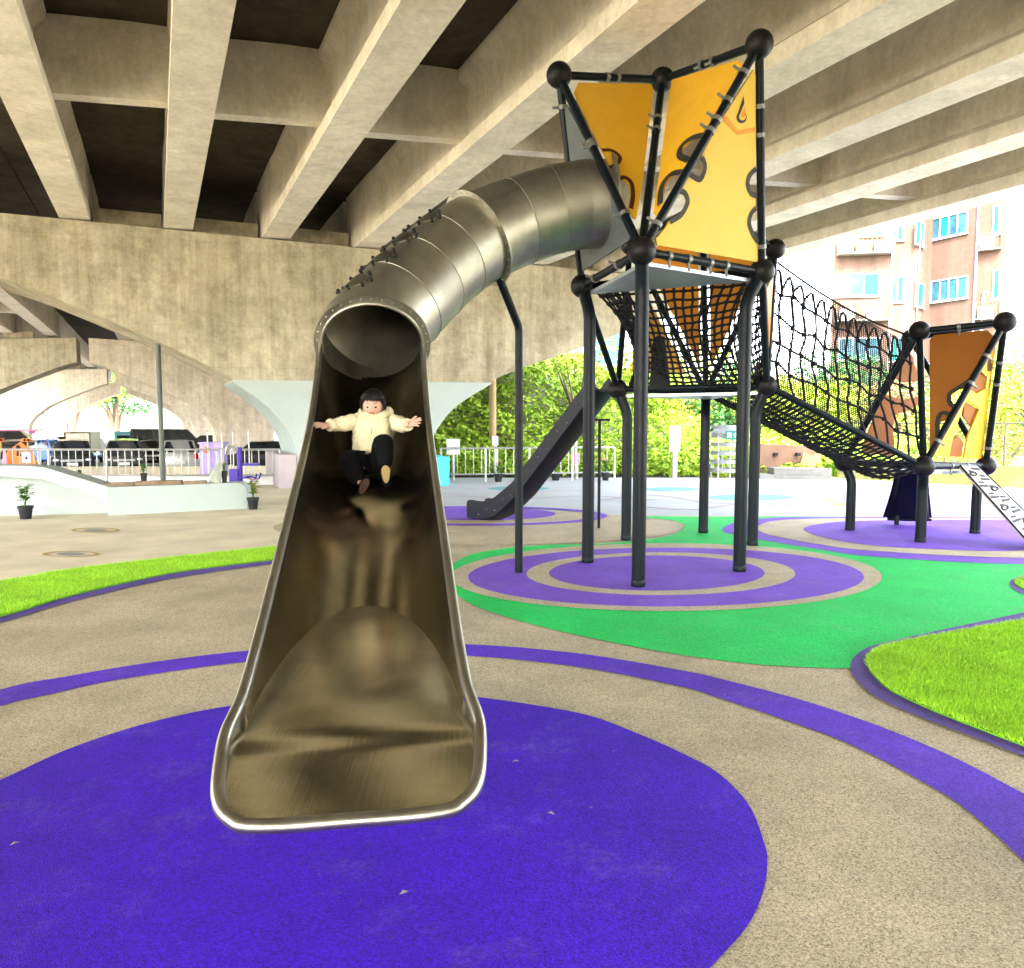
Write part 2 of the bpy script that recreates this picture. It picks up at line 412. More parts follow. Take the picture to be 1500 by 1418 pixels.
def turf(name, poly, dens, h, maxy=1e9, box=None):
    tag(MB().prism([V((p.x, p.y, .022)) for p in poly], V((0, 0, -.018))).build(name + '_mat', M['turfbase'], smooth=0), kind='structure')
    xs = np.array([p.x for p in poly]); ys = np.array([p.y for p in poly])
    x0, x1, y0, y1 = box or (xs.min(), xs.max(), ys.min(), ys.max())
    n = int((x1 - x0) * (y1 - y0) * dens)
    X = rng.uniform(x0, x1, n); Y = rng.uniform(y0, y1, n)
    k = inside(X, Y, poly); X, Y = X[k], Y[k]; n = len(X)
    a = rng.uniform(0, 2 * np.pi, n); w = rng.uniform(.002, .0034, n); hh = h * rng.uniform(.6, 1.2, n)
    lx = rng.normal(0, .5, n) * hh; ly = rng.normal(-.1, .5, n) * hh
    v = np.zeros((n, 3, 3))
    v[:, 0] = np.c_[X - np.cos(a) * w, Y - np.sin(a) * w, np.full(n, .02)]
    v[:, 1] = np.c_[X + np.cos(a) * w, Y + np.sin(a) * w, np.full(n, .02)]
    v[:, 2] = np.c_[X + lx, Y + ly, .02 + hh]
    me = bpy.data.meshes.new(name)
    me.vertices.add(n * 3); me.vertices.foreach_set('co', v.reshape(-1))
    me.loops.add(n * 3); me.loops.foreach_set('vertex_index', np.arange(n * 3, dtype=np.int32))
    me.polygons.add(n); me.polygons.foreach_set('loop_start', np.arange(0, n * 3, 3, dtype=np.int32))
    me.update(calc_edges=True); me.validate()
    me.materials.append(M['turf'])
    o = bpy.data.objects.new(name, me); COL.objects.link(o)
    return tag(o, kind='stuff')
rg = gpoly([(1270, 976), (1276, 961), (1300, 950), (1350, 940), (1420, 927), (1500, 913), (1650, 885), (1900, 900), (2100, 1000), (1900, 1160), (1650, 1150), (1500, 1097), (1430, 1070), (1360, 1042), (1305, 1015), (1280, 993)], 5)
rb = gpoly([(1246, 980), (1252, 964), (1278, 948), (1350, 931), (1420, 916), (1500, 899), (1650, 868), (1930, 885), (2150, 1000), (1930, 1175), (1650, 1166), (1500, 1111), (1430, 1084), (1350, 1054), (1288, 1026), (1256, 1000)], 5)
sheet('purple_edging', rb, .012, M['purple_edge'])
turf('turf', rg, 38000, .032, box=(1.3, 4.6, 3.6, 6.9))
lg = gpoly([(-300, 900), (0, 855), (100, 838), (250, 820), (408, 803), (500, 795), (600, 791), (520, 805), (408, 821), (250, 842), (100, 876), (0, 906), (-300, 985)], 5)
lb = gpoly([(-300, 898), (0, 853), (100, 836.5), (250, 819), (408, 802), (500, 794), (612, 790), (520, 809), (408, 826), (250, 849), (100, 884), (0, 914), (-300, 997)], 5)
sheet('purple_edging', lb, .012, M['purple_edge'])
turf('turf', lg, 17000, .03, box=(-6.6, -1.2, 5.5, 10.6))
sg = gpoly([(1486, 856), (1510, 846), (1600, 838), (1650, 855), (1580, 875), (1510, 868)], 5)
sheet('purple_edging', gpoly([(1479, 856), (1505, 843), (1600, 834), (1665, 855), (1585, 880), (1505, 874)], 5), .012, M['purple_edge'])
turf('turf', sg, 9000, .03)
# ================================================================ OVERPASS
AB = .4238
NV = V((math.cos(AB), math.sin(AB), 0)); UV = V((-math.sin(AB), math.cos(AB), 0))
def B(L, s, z): return NV * L + UV * s + V((0, 0, z))
SK = -.16
S0 = 18.45                                  # front of the first crosshead at L = 4.45
def sfront(L, k=0): return S0 + 28 * k + SK * (L - 4.45)
def zg(L): return 5.6 - .042 * (L - 4.64)
SP_ = 2.03
ov = thing('overpass', 'long concrete overpass on rows of parallel girders above the playground', 'overpass', B(4.6, 18, 5.5), kind=None)
def girder(parent, L, s0, s1, ends=True):
    z = zg(L); w, f, t = .29, .20, .10
    prof = [(-w, 0), (w, 0), (w, f), (t, f + .14), (t, 1.05), (.26, 1.2), (.26, 1.32), (-.26, 1.32), (-.26, 1.2), (-t, 1.05), (-t, f + .14), (-w, f)]
    blk = [(-w, 0), (w, 0), (w, f), (w - .02, f + .14), (w - .02, 1.05), (w - .02, 1.2), (.28, 1.32), (-.28, 1.32), (-w + .02, 1.2), (-w + .02, 1.05), (-w + .02, f + .14), (-w, f)]
    mb = MB(); rows = []
    st = [(s0, blk), (s0 + 2.2, blk), (s0 + 2.8, prof), (s1 - 2.8, prof), (s1 - 2.2, blk), (s1, blk)]
    for s, pr in st: rows.append([B(L + a, s, z + c) for a, c in pr])
    mb.grid(rows, closed=True); b = len(mb.v)
    n = len(prof); mb.face(range(0, n)); mb.face(range((len(st) - 1) * n, len(st) * n))
    return mb.build('girder', M['conc_gird'], parent, 30)
def diaphragm(parent, L, s, mat):
    z = zg(L + SP_ / 2) + .26; mb = MB(); a, b_ = L + .1, L + SP_ - .1
    sk = -.19
    pts = [B(a, s, z), B(b_, s + sk * SP_, z), B(b_, s + sk * SP_, z + 1.05), B(a, s, z + 1.05)]
    mb.prism(pts, UV * .25)
    return mb.build('diaphragm', mat, parent, 0)
def deck(parent, L0, L1, s0, s1):
    z0, z1 = zg(L0) + 1.32, zg(L1) + 1.32
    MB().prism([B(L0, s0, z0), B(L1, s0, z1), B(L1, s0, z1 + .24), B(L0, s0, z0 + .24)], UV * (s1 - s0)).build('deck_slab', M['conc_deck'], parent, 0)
    for L in (L0 + .12, L1 - .12):
        z = zg(L) + 1.56
        MB().prism([B(L - .12, s0, z), B(L + .12, s0, z), B(L + .08, s0, z + .95), B(L - .08, s0, z + .95)], UV * (s1 - s0)).build('parapet', M['conc_gird'], parent, 0)
for k in range(-1, 4):
    for g in range(1, 9):
        L = 4.64 + SP_ * (g - 4)
        s1 = sfront(L, k) + 1.0; s0 = sfront(L, k - 1) + 1.3
        girder(ov, L, s0, s1)
        if g < 8:
            for sd in ([11.7] if k == 0 else [28 * k + 11.7]) + [28 * k + 2.6]:
                diaphragm(ov, L, sd - .19 * (L - 4.64), M['conc_gird'])
deck(ov, -2.75, 13.55, sfront(4.6, -2) + 2, sfront(4.6, 3) + 1.2)
ol = thing('overpass', 'second overpass running side by side on the left behind a narrow gap', 'overpass', B(-11, 18, 5.5))
zl = lambda L: 5.9
for k in range(-1, 4):  # rearmost span is out of view, added to cut light from behind
    for g in range(0, 7):
        L = -4.9 - SP_ * g
        girder(ol, L, sfront(L, k - 1) + 1.3, sfront(L, k) + 1.0)
        if g < 6: diaphragm(ol, L - SP_, 28 * k + 11.7 - .19 * (L - 4.64), M['conc_gird'])
deck(ol, -18.4, -2.79, sfront(-11, -2) + 2, sfront(-11, 3) + 1.2)
# piers: one crosshead profile, front face at sfront, 2.5 m deep
RP = [(6.05, 0), (6.05, .9), (6.2, 1.35), (6.6, 1.85), (7.1, 2.2), (7.52, 2.45), (7.62, 2.58), (8.42, 2.9), (9.6, 3.30), (10.8, 3.75), (12, 4.2), (13.3, 4.55)]
LP = [(2.95, 0), (2.95, .7), (2.80, 1.25), (2.45, 1.75), (2.05, 2.12), (1.62, 2.42), (1.50, 2.56), (.34, 3.18), (-1.6, 4.05), (-2.6, 4.45), (-3.15, 4.62)]
def zt(L): return zg(L) - .04
def pier(k, mirror=False, plinth=True, mats=None, label='', group=None):
    base = 4.45 if not mirror else -11.35
    c0 = B(base, sfront(base, k) + 1.2, 0)
    root = thing('bridge_pier', label, 'bridge pier', c0, group)
    def q(L, z):
        if mirror: L = -3.45 - (L + 3.45) + .0
        return B(L, sfront(L, k), z)
    right = cr([(a, b_, 0) for a, b_ in RP], 3); left = cr([(a, b_, 0) for a, b_ in LP], 3)
    zs = 2.52 if k == 0 or True else 0
    lowR = [p for p in right if p.y <= zs]; upR = [p for p in right if p.y > zs]
    lowL = [p for p in left if p.y <= zs]; upL = [p for p in left if p.y > zs]
    zb = -1.1 if k > 0 else 0
    d = UV * 2.5
    # column with flared head, painted
    prof = [(p.x, p.y) for p in lowR] + [(p.x, p.y) for p in lowL][::-1]
    if zb: prof = [(6.05, zb)] + prof[0:] + [(2.95, zb)]
    MB().prism([q(*p) for p in prof], d).build('column', mats[0], root, 50)
    eR, eL = lowR[-1], lowL[-1]
    cp = [(eL.x, eL.y), (eR.x, eR.y)] + [(p.x, p.y) for p in upR] + [(13.3, zt(13.3)), (-3.15, zt(-3.15))] + [(p.x, p.y) for p in upL][::-1]
    cb = MB().prism([q(*p) for p in cp], d).build('crossbeam', mats[1], root, 30)
    # bearing blocks between the girder ends
    for g in range(1, 9):
        L = 4.64 + SP_ * (g - 4)
        MB().prism([q(L - .2, zt(L)) + UV * .35, q(L + .2, zt(L)) + UV * .35, q(L + .2, zt(L) + .038) + UV * .35, q(L - .2, zt(L) + .038) + UV * .35], UV * .5).build('bearing', M['black'], root, 0)
    # upstand wall filling the ends between girders
    for g in range(1, 8):
        a, b_ = 4.64 + SP_ * (g - 4) + .33, 4.64 + SP_ * (g - 3) - .33
        MB().prism([q(a, zt(a) - .01) + UV * .5, q(b_, zt(b_) - .01) + UV * .5, q(b_, zt(b_) + .42) + UV * .5, q(a, zt(a) + .42) + UV * .5], UV * .5).build('upstand', M['conc_cap'], root, 0)
    if plinth:
        MB().prism([q(2.55, .0) - UV * .02, q(2.93, .0) - UV * .02, q(2.93, .78) - UV * .02, q(2.55, .78) - UV * .02], d * 1.01).build('plinth', M['plinth'], root, 0)
    return root
pier(0, mats=(M['white'], M['conc_cap']), label='nearest hammerhead pier with a flared mint white column under the girders')
pn = ['second pier, in line behind the nearest mint white one, raw concrete', 'third raw concrete pier in the row seen through the arches', 'far raw concrete pier near the end of the row of arches']
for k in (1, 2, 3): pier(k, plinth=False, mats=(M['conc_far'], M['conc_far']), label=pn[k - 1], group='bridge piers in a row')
pier(-1, plinth=False, mats=(M['white'], M['conc_cap']), label='unseen hammerhead pier added behind the camera to block light', group=None)  # row continued out of view to hold back light from behind
pier(0, True, False, (M['white'], M['conc_cap']), 'unseen left hand hammerhead pier added to block light, just outside the left edge of the photo')  # out of view, put in to hold back light on camera-facing walls
pl = ['left hand raw concrete pier whose crossbeam enters the photo at the left edge', 'left hand pier with a stained column behind the orange barrier and dark vans', 'left hand pier far behind the parked box truck']
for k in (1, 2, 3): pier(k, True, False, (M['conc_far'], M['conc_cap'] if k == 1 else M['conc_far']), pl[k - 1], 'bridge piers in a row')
# ================================================================ CLIMBING TOWERS
def v2(px, py): p = G(px, py); return V((p.x, p.y, 0))
def post_path(base, ball, drop=.32):
    top = V(ball); b = V((base.x, base.y, 0.012))
    k = V((base.x, base.y, top.z - drop)); a = k - V((0, 0, .10)); e = k.lerp(top, .30)
    return [b, b.lerp(a, .5)] + [a * (1 - t) ** 2 + k * (2 * t * (1 - t)) + e * t * t for t in [i / 6 for i in range(7)]] + [top]
def plane_of(a, b, c):
    n = (b - a).cross(c - a).normalized()
    return a, n
def board(name, tri, px, mat, parent, th=.022, shift=0., spline=False):
    o, n = plane_of(*tri)
    if n.dot(EYE - o) < 0: n = -n
    pts = [onplane(a, b, o, n) + n * shift for a, b in px]
    return MB().prism(pts, -n * th).build(name, mat, parent, 0)
def band(name, tri, px, w, mat, parent, shift=.003, closed=False):
    o, n = plane_of(*tri)
    if n.dot(EYE - o) < 0: n = -n
    c = [onplane(a.x, a.y, o, n) + n * shift for a in cr([(x, y, 0) for x, y in px], 6, closed)]
    A_, B_ = [], []; k = len(c)
    for i, p in enumerate(c):
        d = (c[(i + 1) % k] - c[i - 1]) if closed else (c[min(i + 1, k - 1)] - c[max(i - 1, 0)])
        q = n.cross(d).normalized() * w / 2
        A_.append(p + q); B_.append(p - q)
    mb = MB()
    if closed: A_.append(A_[0]); B_.append(B_[0])
    A2 = [p + n * .002 for p in A_]; B2 = [p + n * .002 for p in B_]
    mb.grid([A_, A2, B2, B_])
    return mb.build(name, mat, parent, 0)
def clampm(p, axis, parent, r=.041):
    axis = axis.normalized(); mb = MB()
    mb.tube([p - axis * .02, p + axis * .02], r * 1.2, 10)
    side = axis.cross(V((.3, -1, .2))).normalized()
    mb.tube([p + side * r * .8 - axis * .0, p + side * (r + .06)], [.016, .012], 8)
    mb.ball(p + side * (r + .06), .016, 8, 6)
    return mb.build('clamp', M['clamp'], parent, 40)
pA, pB, pC = v2(861, 825), v2(935, 860), v2(1083, 838)
pD, pE, pF = v2(1102, 800), v2(1030, 781), v2(917, 792)
nA = P(853, 419, Y=8.79); nB = P(940, 368, Y=7.28); nC = P(1116, 398, Y=8.19)
nD = P(1123, 565, Y=9.79); nE = P(1034, 575, Y=11.18); nF = P(905, 570, Y=10.31)
T1 = P(819, 110, Y=8.3); T2 = P(970, 117, Y=8.9); T3 = P(1112, 65, Y=7.6); nG = P(1135, 365, Y=10.1)
cen = (pA + pB + pC + pD + pE + pF) / 6
def rot180(p): return V((2 * cen.x - p.x, 2 * cen.y - p.y, p.z - 1.13))
nL, nM = rot180(T3), rot180(T2)
tower = thing('climbing_tower', 'tall dark framed climbing tower with yellow triangular boards and black nets', 'climbing tower', (cen.x, cen.y, 0))
for b, nd_ in ((pA, nA), (pB, nB), (pC, nC), (pD, nD), (pE, nE), (pF, nF)):
    pth = post_path(b, nd_)
    p = MB().tube(pth, .066, 18).build('post', M['post'], tower)
    MB().lathe((b.x, b.y, .012), [(.068, 0), (.0705, .01), (.0705, .05), (.067, .06)], 18).build('post_collar', M['post'], p)
for q in (nA, nB, nC, nD, nE, nF, T1, T2, T3, nG, nL, nM):
    MB().ball(q, .13, 24, 16).build('ball_joint', M['ballm'], tower)
TUB = []
def strut(a, b, r=.04, par=tower):
    d = (b - a).normalized()
    MB().tube([a + d * .1, a + d * .16, (a + b) / 2, b - d * .16, b - d * .1], r, 14).build('strut', M['post'], par)
for a, b in ((nA, nB), (nB, nC), (nC, nA), (nB, T1), (nB, T2), (nB, T3), (T1, T2), (T2, T3), (nA, T1), (nC, T3),
             (nD, nE), (nE, nF), (nF, nD), (nE, nL), (nE, nM), (nE, nG), (nL, nM), (nM, nG), (nF, nL), (nD, nG), (nA, nF), (nC, nD)):
    strut(a, b)
def plate(tri, par, z=-.07, inset=.11, name='platform'):
    c = (tri[0] + tri[1] + tri[2]) / 3
    pts = [c + (p - c) * (1 - inset) + V((0, 0, z)) for p in tri]
    return MB().prism(pts, V((0, 0, -.035))).build(name, M['plate'], par, 0)
plate((nA, nB, nC), tower); plate((nD, nE, nF), tower)
# boards: two leaning back above the front joint, one bright one to the right
b1 = [(847, 121), (954, 123), (957, 131), (940, 276), (932, 320), (927, 317), (921, 303), (924, 285), (922, 270), (915, 263), (905, 266), (896, 247), (880, 213), (841, 134)]
bd1 = board('board', (T1, T2, nB), b1, M['yellow'], tower)
band('notch_band', (T1, T2, nB), [(881, 220), (897, 221), (908, 231), (903, 241), (893, 246)], .04, M['trimbrown'], bd1)
band('notch_band', (T1, T2, nB), [(924, 306), (927, 285), (924, 267), (914, 260), (904, 264)], .045, M['trimbrown'], bd1)
b2 = [(984, 117), (1080, 88), (1089, 94), (1029, 198), (1012, 204), (999, 216), (997, 227), (1008, 233), (998, 250), (984, 256), (974, 266), (970, 280), (969, 300), (961, 316), (957, 312), (966, 250), (972, 206), (980, 140)]
bd2 = board('board', (T2, T3, nB), b2, M['yellow'], tower)
band('notch_band', (T2, T3, nB), [(1030, 198), (1012, 203), (998, 215), (996, 228), (1009, 235)], .065, M['trimgrey'], bd2)
band('notch_band', (T2, T3, nB), [(999, 252), (984, 255), (973, 266), (968, 280), (967, 300)], .065, M['trimgrey'], bd2)
b3 = [(1104, 102), (1107, 110), (1107, 248), (1098, 258), (1096, 270), (1100, 282), (1107, 286), (1107, 306), (1100, 314), (1098, 327), (1102, 342), (1110, 354), (1110, 384), (963, 359), (961, 350), (975, 334), (981, 324), (996, 315), (1004, 303), (1006, 293), (1002, 282), (993, 278), (1008, 253), (1016, 258), (1025, 262), (1031, 252), (1032, 240), (1028, 229), (1035, 214), (1059, 172)]
tr3 = (nB, nC, T3)
bd3 = board('board', tr3, b3, M['yellow_lit'], tower)
for q in ([(1028, 230), (1032, 241), (1031, 252), (1025, 263), (1016, 259), (1009, 254)], [(994, 279), (1003, 283), (1007, 294), (1004, 304), (996, 316), (981, 325)],
          [(1107, 247), (1098, 257), (1095, 270), (1100, 283), (1108, 287)], [(1107, 305), (1100, 313), (1097, 327), (1102, 342), (1110, 355)]):
    band('notch_band', tr3, q, .05, M['trimgrey'], bd3)
o3, n3 = plane_of(*tr3)
if n3.dot(EYE - o3) < 0: n3 = -n3
def flat(px, tri, mat, name, parent, sh=.004):
    o, n = plane_of(*tri)
    if n.dot(EYE - o) < 0: n = -n
    return MB().prism([onplane(a, b, o, n) + n * sh for a, b in px], -n * .003).build(name, mat, parent, 0)
flat([(1059, 172), (1064, 170), (1080, 191), (1107, 186), (1107, 193), (1080, 198), (1061, 178)], tr3, M['orange'], 'engraved_chevron', bd3)
def drop(cx, cy, w, h): return [(cx, cy - h)] + [(cx + w * math.sin(t), cy + w * .9 - w * .9 * math.cos(t) + 0) for t in [0]] if 0 else [(cx + 3, cy - h)] + [(cx + w * math.cos(t), cy + w * math.sin(t) * 1.15) for t in [(-.25 + 1.5 * i / 14) * math.pi for i in range(15)]]
flat(drop(1086, 172, 7.5, 31), tr3, M['trimgrey'], 'engraved_drop', bd3, .004)
flat(drop(1087, 171, 4.8, 20), tr3, M['yellow_lit'], 'engraved_drop', bd3, .007)
flat(drop(1087.5, 169, 3.2, 13), tr3, M['orange'], 'engraved_drop', bd3, .010)
trg = (nA, nB, T1)
bdg = board('entry_panel', trg, [(827, 158), (832, 158), (927, 340), (921, 352), (851, 398), (847, 390)], M['greypanel'], tower)
# second storey boards seen through the net
c2 = (nE + nL + nM) / 3; 
def shrink(tri, k): 
    c = (tri[0] + tri[1] + tri[2]) / 3
    return [c + (p - c) * k for p in tri]
def tri_board(tri, k, mat, name='board', par=tower):
    n = (tri[1] - tri[0]).cross(tri[2] - tri[0]).normalized()
    t = shrink(tri, k)
    return MB().prism(t, n * .022).build(name, mat, par, 0)
tri_board((nE, nL, nM), .74, M['orange']); tri_board((nE, nM, nG), .74, M['orange'])
tri_board((nF, nE, nL), .62, M['yellow'])
bq = tri_board((nC, nD, nG), .52, M['orange'])
# slide entry hood inside the net
h = P(968, 530, Y=10.2)
MB().prism([P(951, 570, Y=10.0), P(955, 505, Y=10.0), P(962, 491, Y=10.0), P(973, 493, Y=10.05), P(982, 570, Y=10.1)], V((.02, .05, .0))).build('slide_hood', M['black'], tower, 0)
# clamps
for (px, py), (a, b) in (((889, 112), (T1, T2)), ((904, 117), (T1, T2)), ((1030, 102), (T2, T3)), ((1046, 94), (T2, T3)), ((823, 157), (T1, nA)), ((870, 207), (T1, nB)), ((863, 218), (T1, nB)),
                         ((907, 318), (T1, nB)), ((959, 174), (T2, nB)), ((966, 191), (T2, nB)), ((1093, 109), (T3, nB)), ((1070, 150), (T3, nB)), ((1055, 178), (T3, nB)), ((1034, 188), (T3, nB)), ((965, 330), (T3, nB)),
                         ((1113, 156), (T3, nC)), ((1112, 198), (T3, nC)), ((1114, 361), (T3, nC)), ((905, 384), (nA, nB)), ((870, 403), (nA, nB)), ((1009, 374), (nB, nC)), ((1064, 383), (nB, nC)), ((980, 370), (nB, nC)), ((1040, 381), (nB, nC))):
    # nearest point of the strut to the line of sight
    d1 = (b - a); d0 = ray(px, py); w0 = a - EYE
    A_, B_, C_, D_, E_ = d1.dot(d1), d1.dot(d0), d0.dot(d0), d1.dot(w0), d0.dot(w0)
    t = (B_ * E_ - C_ * D_) / (A_ * C_ - B_ * B_)
    clampm(a + d1 * max(.08, min(.92, t)), d1, tower)
# ---------------------------------------------------------------- nets
def netmesh(f, nu, nv, r, jit=0., sub=2, knots=True, n=5, skipu=0, kn=1.9):
    mb = MB(); J = {}
    def q(i, j):
        if (i, j) not in J:
            k = jit if 0 < i < nu and 0 < j < nv else 0
            J[i, j] = V((random.uniform(-k, k), random.uniform(-k, k), random.uniform(-k, k)))
        return f(i / nu, j / nv) + J[i, j]
    for i in range(nu + 1):
        mb.tube(cr([q(i, j) for j in range(nv + 1)], sub), r, n, False)
    for j in range(nv + 1):
        mb.tube(cr([q(i, j) for i in range(nu + 1)], sub), r, n, False)
    if knots:
        for i in range(nu + 1):
            for j in range(nv + 1): mb.ball(q(i, j), r * kn, 6, 4)
    return mb
def bil(a, b, c, d):   # a-b top, d-c bottom
    return lambda u, v: (a * (1 - u) + b * u) * (1 - v) + (d * (1 - u) + c * u) * v
tA = nA.lerp(nC, .06) - V((0, 0, .03)); tC = nA.lerp(nC, .93) - V((0, 0, .03))
bF = nF + V((.16, 0, .02)); bD = nD + V((-.2, 0, .0))
q0 = bil(tA, tC, bD, bF)
def backnet(u, v):
    p = q0(u, v); e = 4 * v * (1 - v)
    sx = (1 - u) ** 2 * .30 * e - u ** 2 * .16 * e
    return p + V((sx, .25 * e, -.05 * e * 4 * u * (1 - u)))
MB_ = netmesh(backnet, 15, 16, .0150, .010, kn=1.7); MB_.build('climbing_net', M['rope'], tower)
tB = nB.lerp(nA, .8) - V((0, 0, .03))
def sidenet(u, v):
    a = nA.lerp(nL, u * .75); b_ = nF.lerp(nF.lerp(nL, .5), u)
    a = tA.lerp(nF.lerp(nL, .75), u) ; b_ = bF
    p = a.lerp(b_ + V((.18 * u, .1 * u, .05)), v); e = 4 * v * (1 - v)
    return p + V((.22 * e * (1 - u), 0, 0))
netmesh(sidenet, 9, 13, .012, .014).build('climbing_net', M['rope'], tower)
def sidenet2(u, v):
    a = tC.lerp(nG - V((0, 0, .2)), u * .9); b_ = bD.lerp(nD + V((0, .1, .1)), u)
    p = a.lerp(b_, v); e = 4 * v * (1 - v)
    return p + V((-.16 * e * (1 - u), .06 * e, 0))
netmesh(sidenet2, 8, 15, .012, .014).build('climbing_net', M['rope'], tower)
def frontgap(u, v):
    a = nB.lerp(nC, .12 + .8 * u) + V((0, .04, .03)); return a + V((0, .03, .1 * v))
# floor net of the lower deck
netmesh(bil(nF + V((.2, 0, .0)), nD + V((-.2, 0, .0)), nE.lerp(nD, .3), nE.lerp(nF, .3)), 12, 6, .008, .0).build('deck_net', M['rope'], tower)
# ================================================================ LOW TOWER
q1, q2, q3 = v2(1245, 778), v2(1348, 796), v2(1428, 783)
m1 = P(1236, 677, Y=q1.y + .05); m2 = P(1353, 683, Y=q2.y - .12); m3 = P(1444, 682, Y=q3.y + .05)
H1 = P(1347, 485, Y=10.6); H2 = P(1472, 472, Y=10.05); H3 = P(1334, 496, Y=11.7)
c_ = (q1 + q2 + q3) / 3
low = thing('low_climbing_tower', 'low dark climbing tower with brown and yellow boards right of the net bridge', 'climbing tower', (c_.x, c_.y, 0))
for b, nd_ in ((q1, m1), (q2, m2), (q3, m3)):
    p = MB().tube(post_path(b, nd_, .25), .066, 18).build('post', M['post'], low)
    MB().lathe((b.x, b.y, .012), [(.068, 0), (.0705, .01), (.0705, .05), (.067, .06)], 18).build('post_collar', M['post'], p)
for q in (m1, m2, m3, H1, H2, H3): MB().ball(q, .135, 24, 16).build('ball_joint', M['ballm'], low)
for a, b in ((m1, m2), (m2, m3), (m3, m1), (m1, H1), (m2, H1), (m2, H2), (m3, H2), (H1, H2), (H1, H3), (H2, H3), (m1, H3), (m3, H3)): strut(a, b, .042, low)
plate((m1, m2, m3), low)
tf = (H1, H2, m2)
bl = board('board', tf, [(1361, 496), (1368, 488), (1446, 481), (1456, 491), (1426, 548), (1414, 566), (1400, 569), (1390, 578), (1393, 590), (1402, 592), (1390, 612), (1378, 615), (1372, 625), (1374, 645), (1366, 664), (1361, 664)], M['brownor'], low, shift=-.05)
band('notch_band', tf, [(1419, 556), (1402, 567), (1390, 576), (1392, 590), (1402, 594)], .055, M['trimgrey'], bl, shift=-.046)
band('notch_band', tf, [(1394, 606), (1380, 603), (1373, 614), (1373, 640)], .055, M['trimgrey'], bl, shift=-.046)
tr = (H2, m2, m3)
by = board('board', tr, [(1462, 500), (1465, 505), (1455, 580), (1444, 674), (1417, 673), (1424, 640), (1440, 602), (1438, 598), (1422, 585), (1412, 610), (1400, 650), (1396, 672), (1369, 668), (1380, 648), (1405, 606), (1418, 580), (1424, 570), (1436, 578), (1444, 574), (1456, 568), (1458, 550), (1450, 552), (1443, 545), (1446, 532)], M['yellow'], low, shift=-.05)
flat([(1452, 533), (1455, 523), (1459, 537), (1457, 545), (1452, 545)], tr, M['trimbrown'], 'engraved_drop', by, -.045)
board('board', tr, [(1425, 570), (1447, 548), (1456, 552), (1452, 575), (1436, 580)], M['brownor'], low, shift=-.08)
board('board', tr, [(1423, 590), (1441, 602), (1432, 628), (1420, 612)], M['brownor'], low, shift=-.08)
board('board', tr, [(1398, 672), (1404, 648), (1411, 640), (1420, 650), (1417, 672)], M['brownor'], low, shift=-.08)
tb = (m1, H3, m1 + V((1, .3, 0)))
board('board', tb, [(1334, 515), (1340, 520), (1348, 545), (1350, 557), (1330, 560), (1315, 553), (1324, 535)], M['brownor'], low, shift=-.05)
board('board', tb, [(1292, 582), (1302, 578), (1330, 585), (1350, 580), (1352, 592), (1330, 602), (1316, 606), (1312, 625), (1314, 650), (1312, 668), (1266, 663), (1272, 640), (1285, 612)], M['brownor'], low, shift=-.05)
for (px, py), (a, b) in (((1405, 480), (H1, H2)), ((1418, 560), (m2, H2)), ((1371, 645), (m2, H2)), ((1440, 520), (m2, H2)), ((1466, 530), (m3, H2)), ((1460, 562), (m3, H2)), ((1449, 655), (m3, H2)), ((1392, 682), (m2, m3)), ((1415, 682), (m2, m3))):
    d1 = (b - a); d0 = ray(px, py); w0 = a - EYE
    A_, B_, C_, D_, E_ = d1.dot(d1), d1.dot(d0), d0.dot(d0), d1.dot(w0), d0.dot(w0)
    t = (B_ * E_ - C_ * D_) / (A_ * C_ - B_ * B_)
    clampm(a + d1 * max(.1, min(.9, t)), d1, low)
# small navy slide behind the low tower
ns = thing('small_slide', 'small dark navy slide running down behind the low tower', 'slide', P(1335, 770, z=0))
ta, tb_ = P(1316, 684, Y=11.15), P(1363, 685, Y=11.05)
e0, e1 = P(1295, 760, Y=11.75), P(1369, 761, Y=11.65)
rows = []
for i in range(9):
    t = i / 8; l = ta.lerp(e0, t); r_ = tb_.lerp(e1, t); sag = V((0, .0, -.05 * math.sin(math.pi * t)))
    row = []
    for j in range(9):
        u = j / 8; q = l.lerp(r_, u) + sag
        q += V((.03 * (1 if j == 0 else -1), .06, .03)) if j in (0, 8) else V((0, 0, 0))
        row.append(q)
    rows.append(row)
mb = MB(); mb.grid(rows); mb.grid([[p + V((0, .03, .02)) for p in r_] for r_ in rows])
mb.tube([r_[0] for r_ in rows], .02, 8); mb.tube([r_[8] for r_ in rows], .02, 8)
mb.tube([e0 + V((.05, 0, -.005)), e0.lerp(e1, .5) + V((0, 0, -.012)), e1 + V((-.05, 0, -.005))], .02, 8)
mb.build('chute', M['navy'], ns, 50)
f_ = P(1313, 774, Y=11.7); MB().tube([V((f_.x, f_.y, .012)), V((f_.x, f_.y, .2))], .035, 10).build('leg', M['post'], ns)
# patterned climbing ramp
r0 = m2.lerp(m3, .52); r1 = m2.lerp(m3, .80)
gA, gB = P(1512, 806, Y=9.35), P(1530, 782, Y=10.0)
rp = thing('climbing_ramp', 'narrow white climbing ramp with a black pattern of ovals leaning on the low tower', 'climbing ramp', V((gA.x, gA.y, 0)))
dv = ((gA + gB) / 2 - (r0 + r1) / 2); wv = (r1 - r0); nn = wv.cross(dv).normalized()
if nn.z < 0: nn = -nn
rq = lambda u, v: r0.lerp(r1, u).lerp(gA.lerp(gB, u), v) + nn * .03
M['rampw'] = pm('white_board', (.36, .34, .30), .5, var=.06)
MB().prism([rq(0, 0), rq(1, 0), rq(1, 1), rq(0, 1)], -nn * .03).build('ramp_board', M['rampw'], rp, 0)
for u in (0, 1): MB().tube([rq(u, 0), rq(u, 1)], .012, 8).build('edge_strip', M['black'], rp)
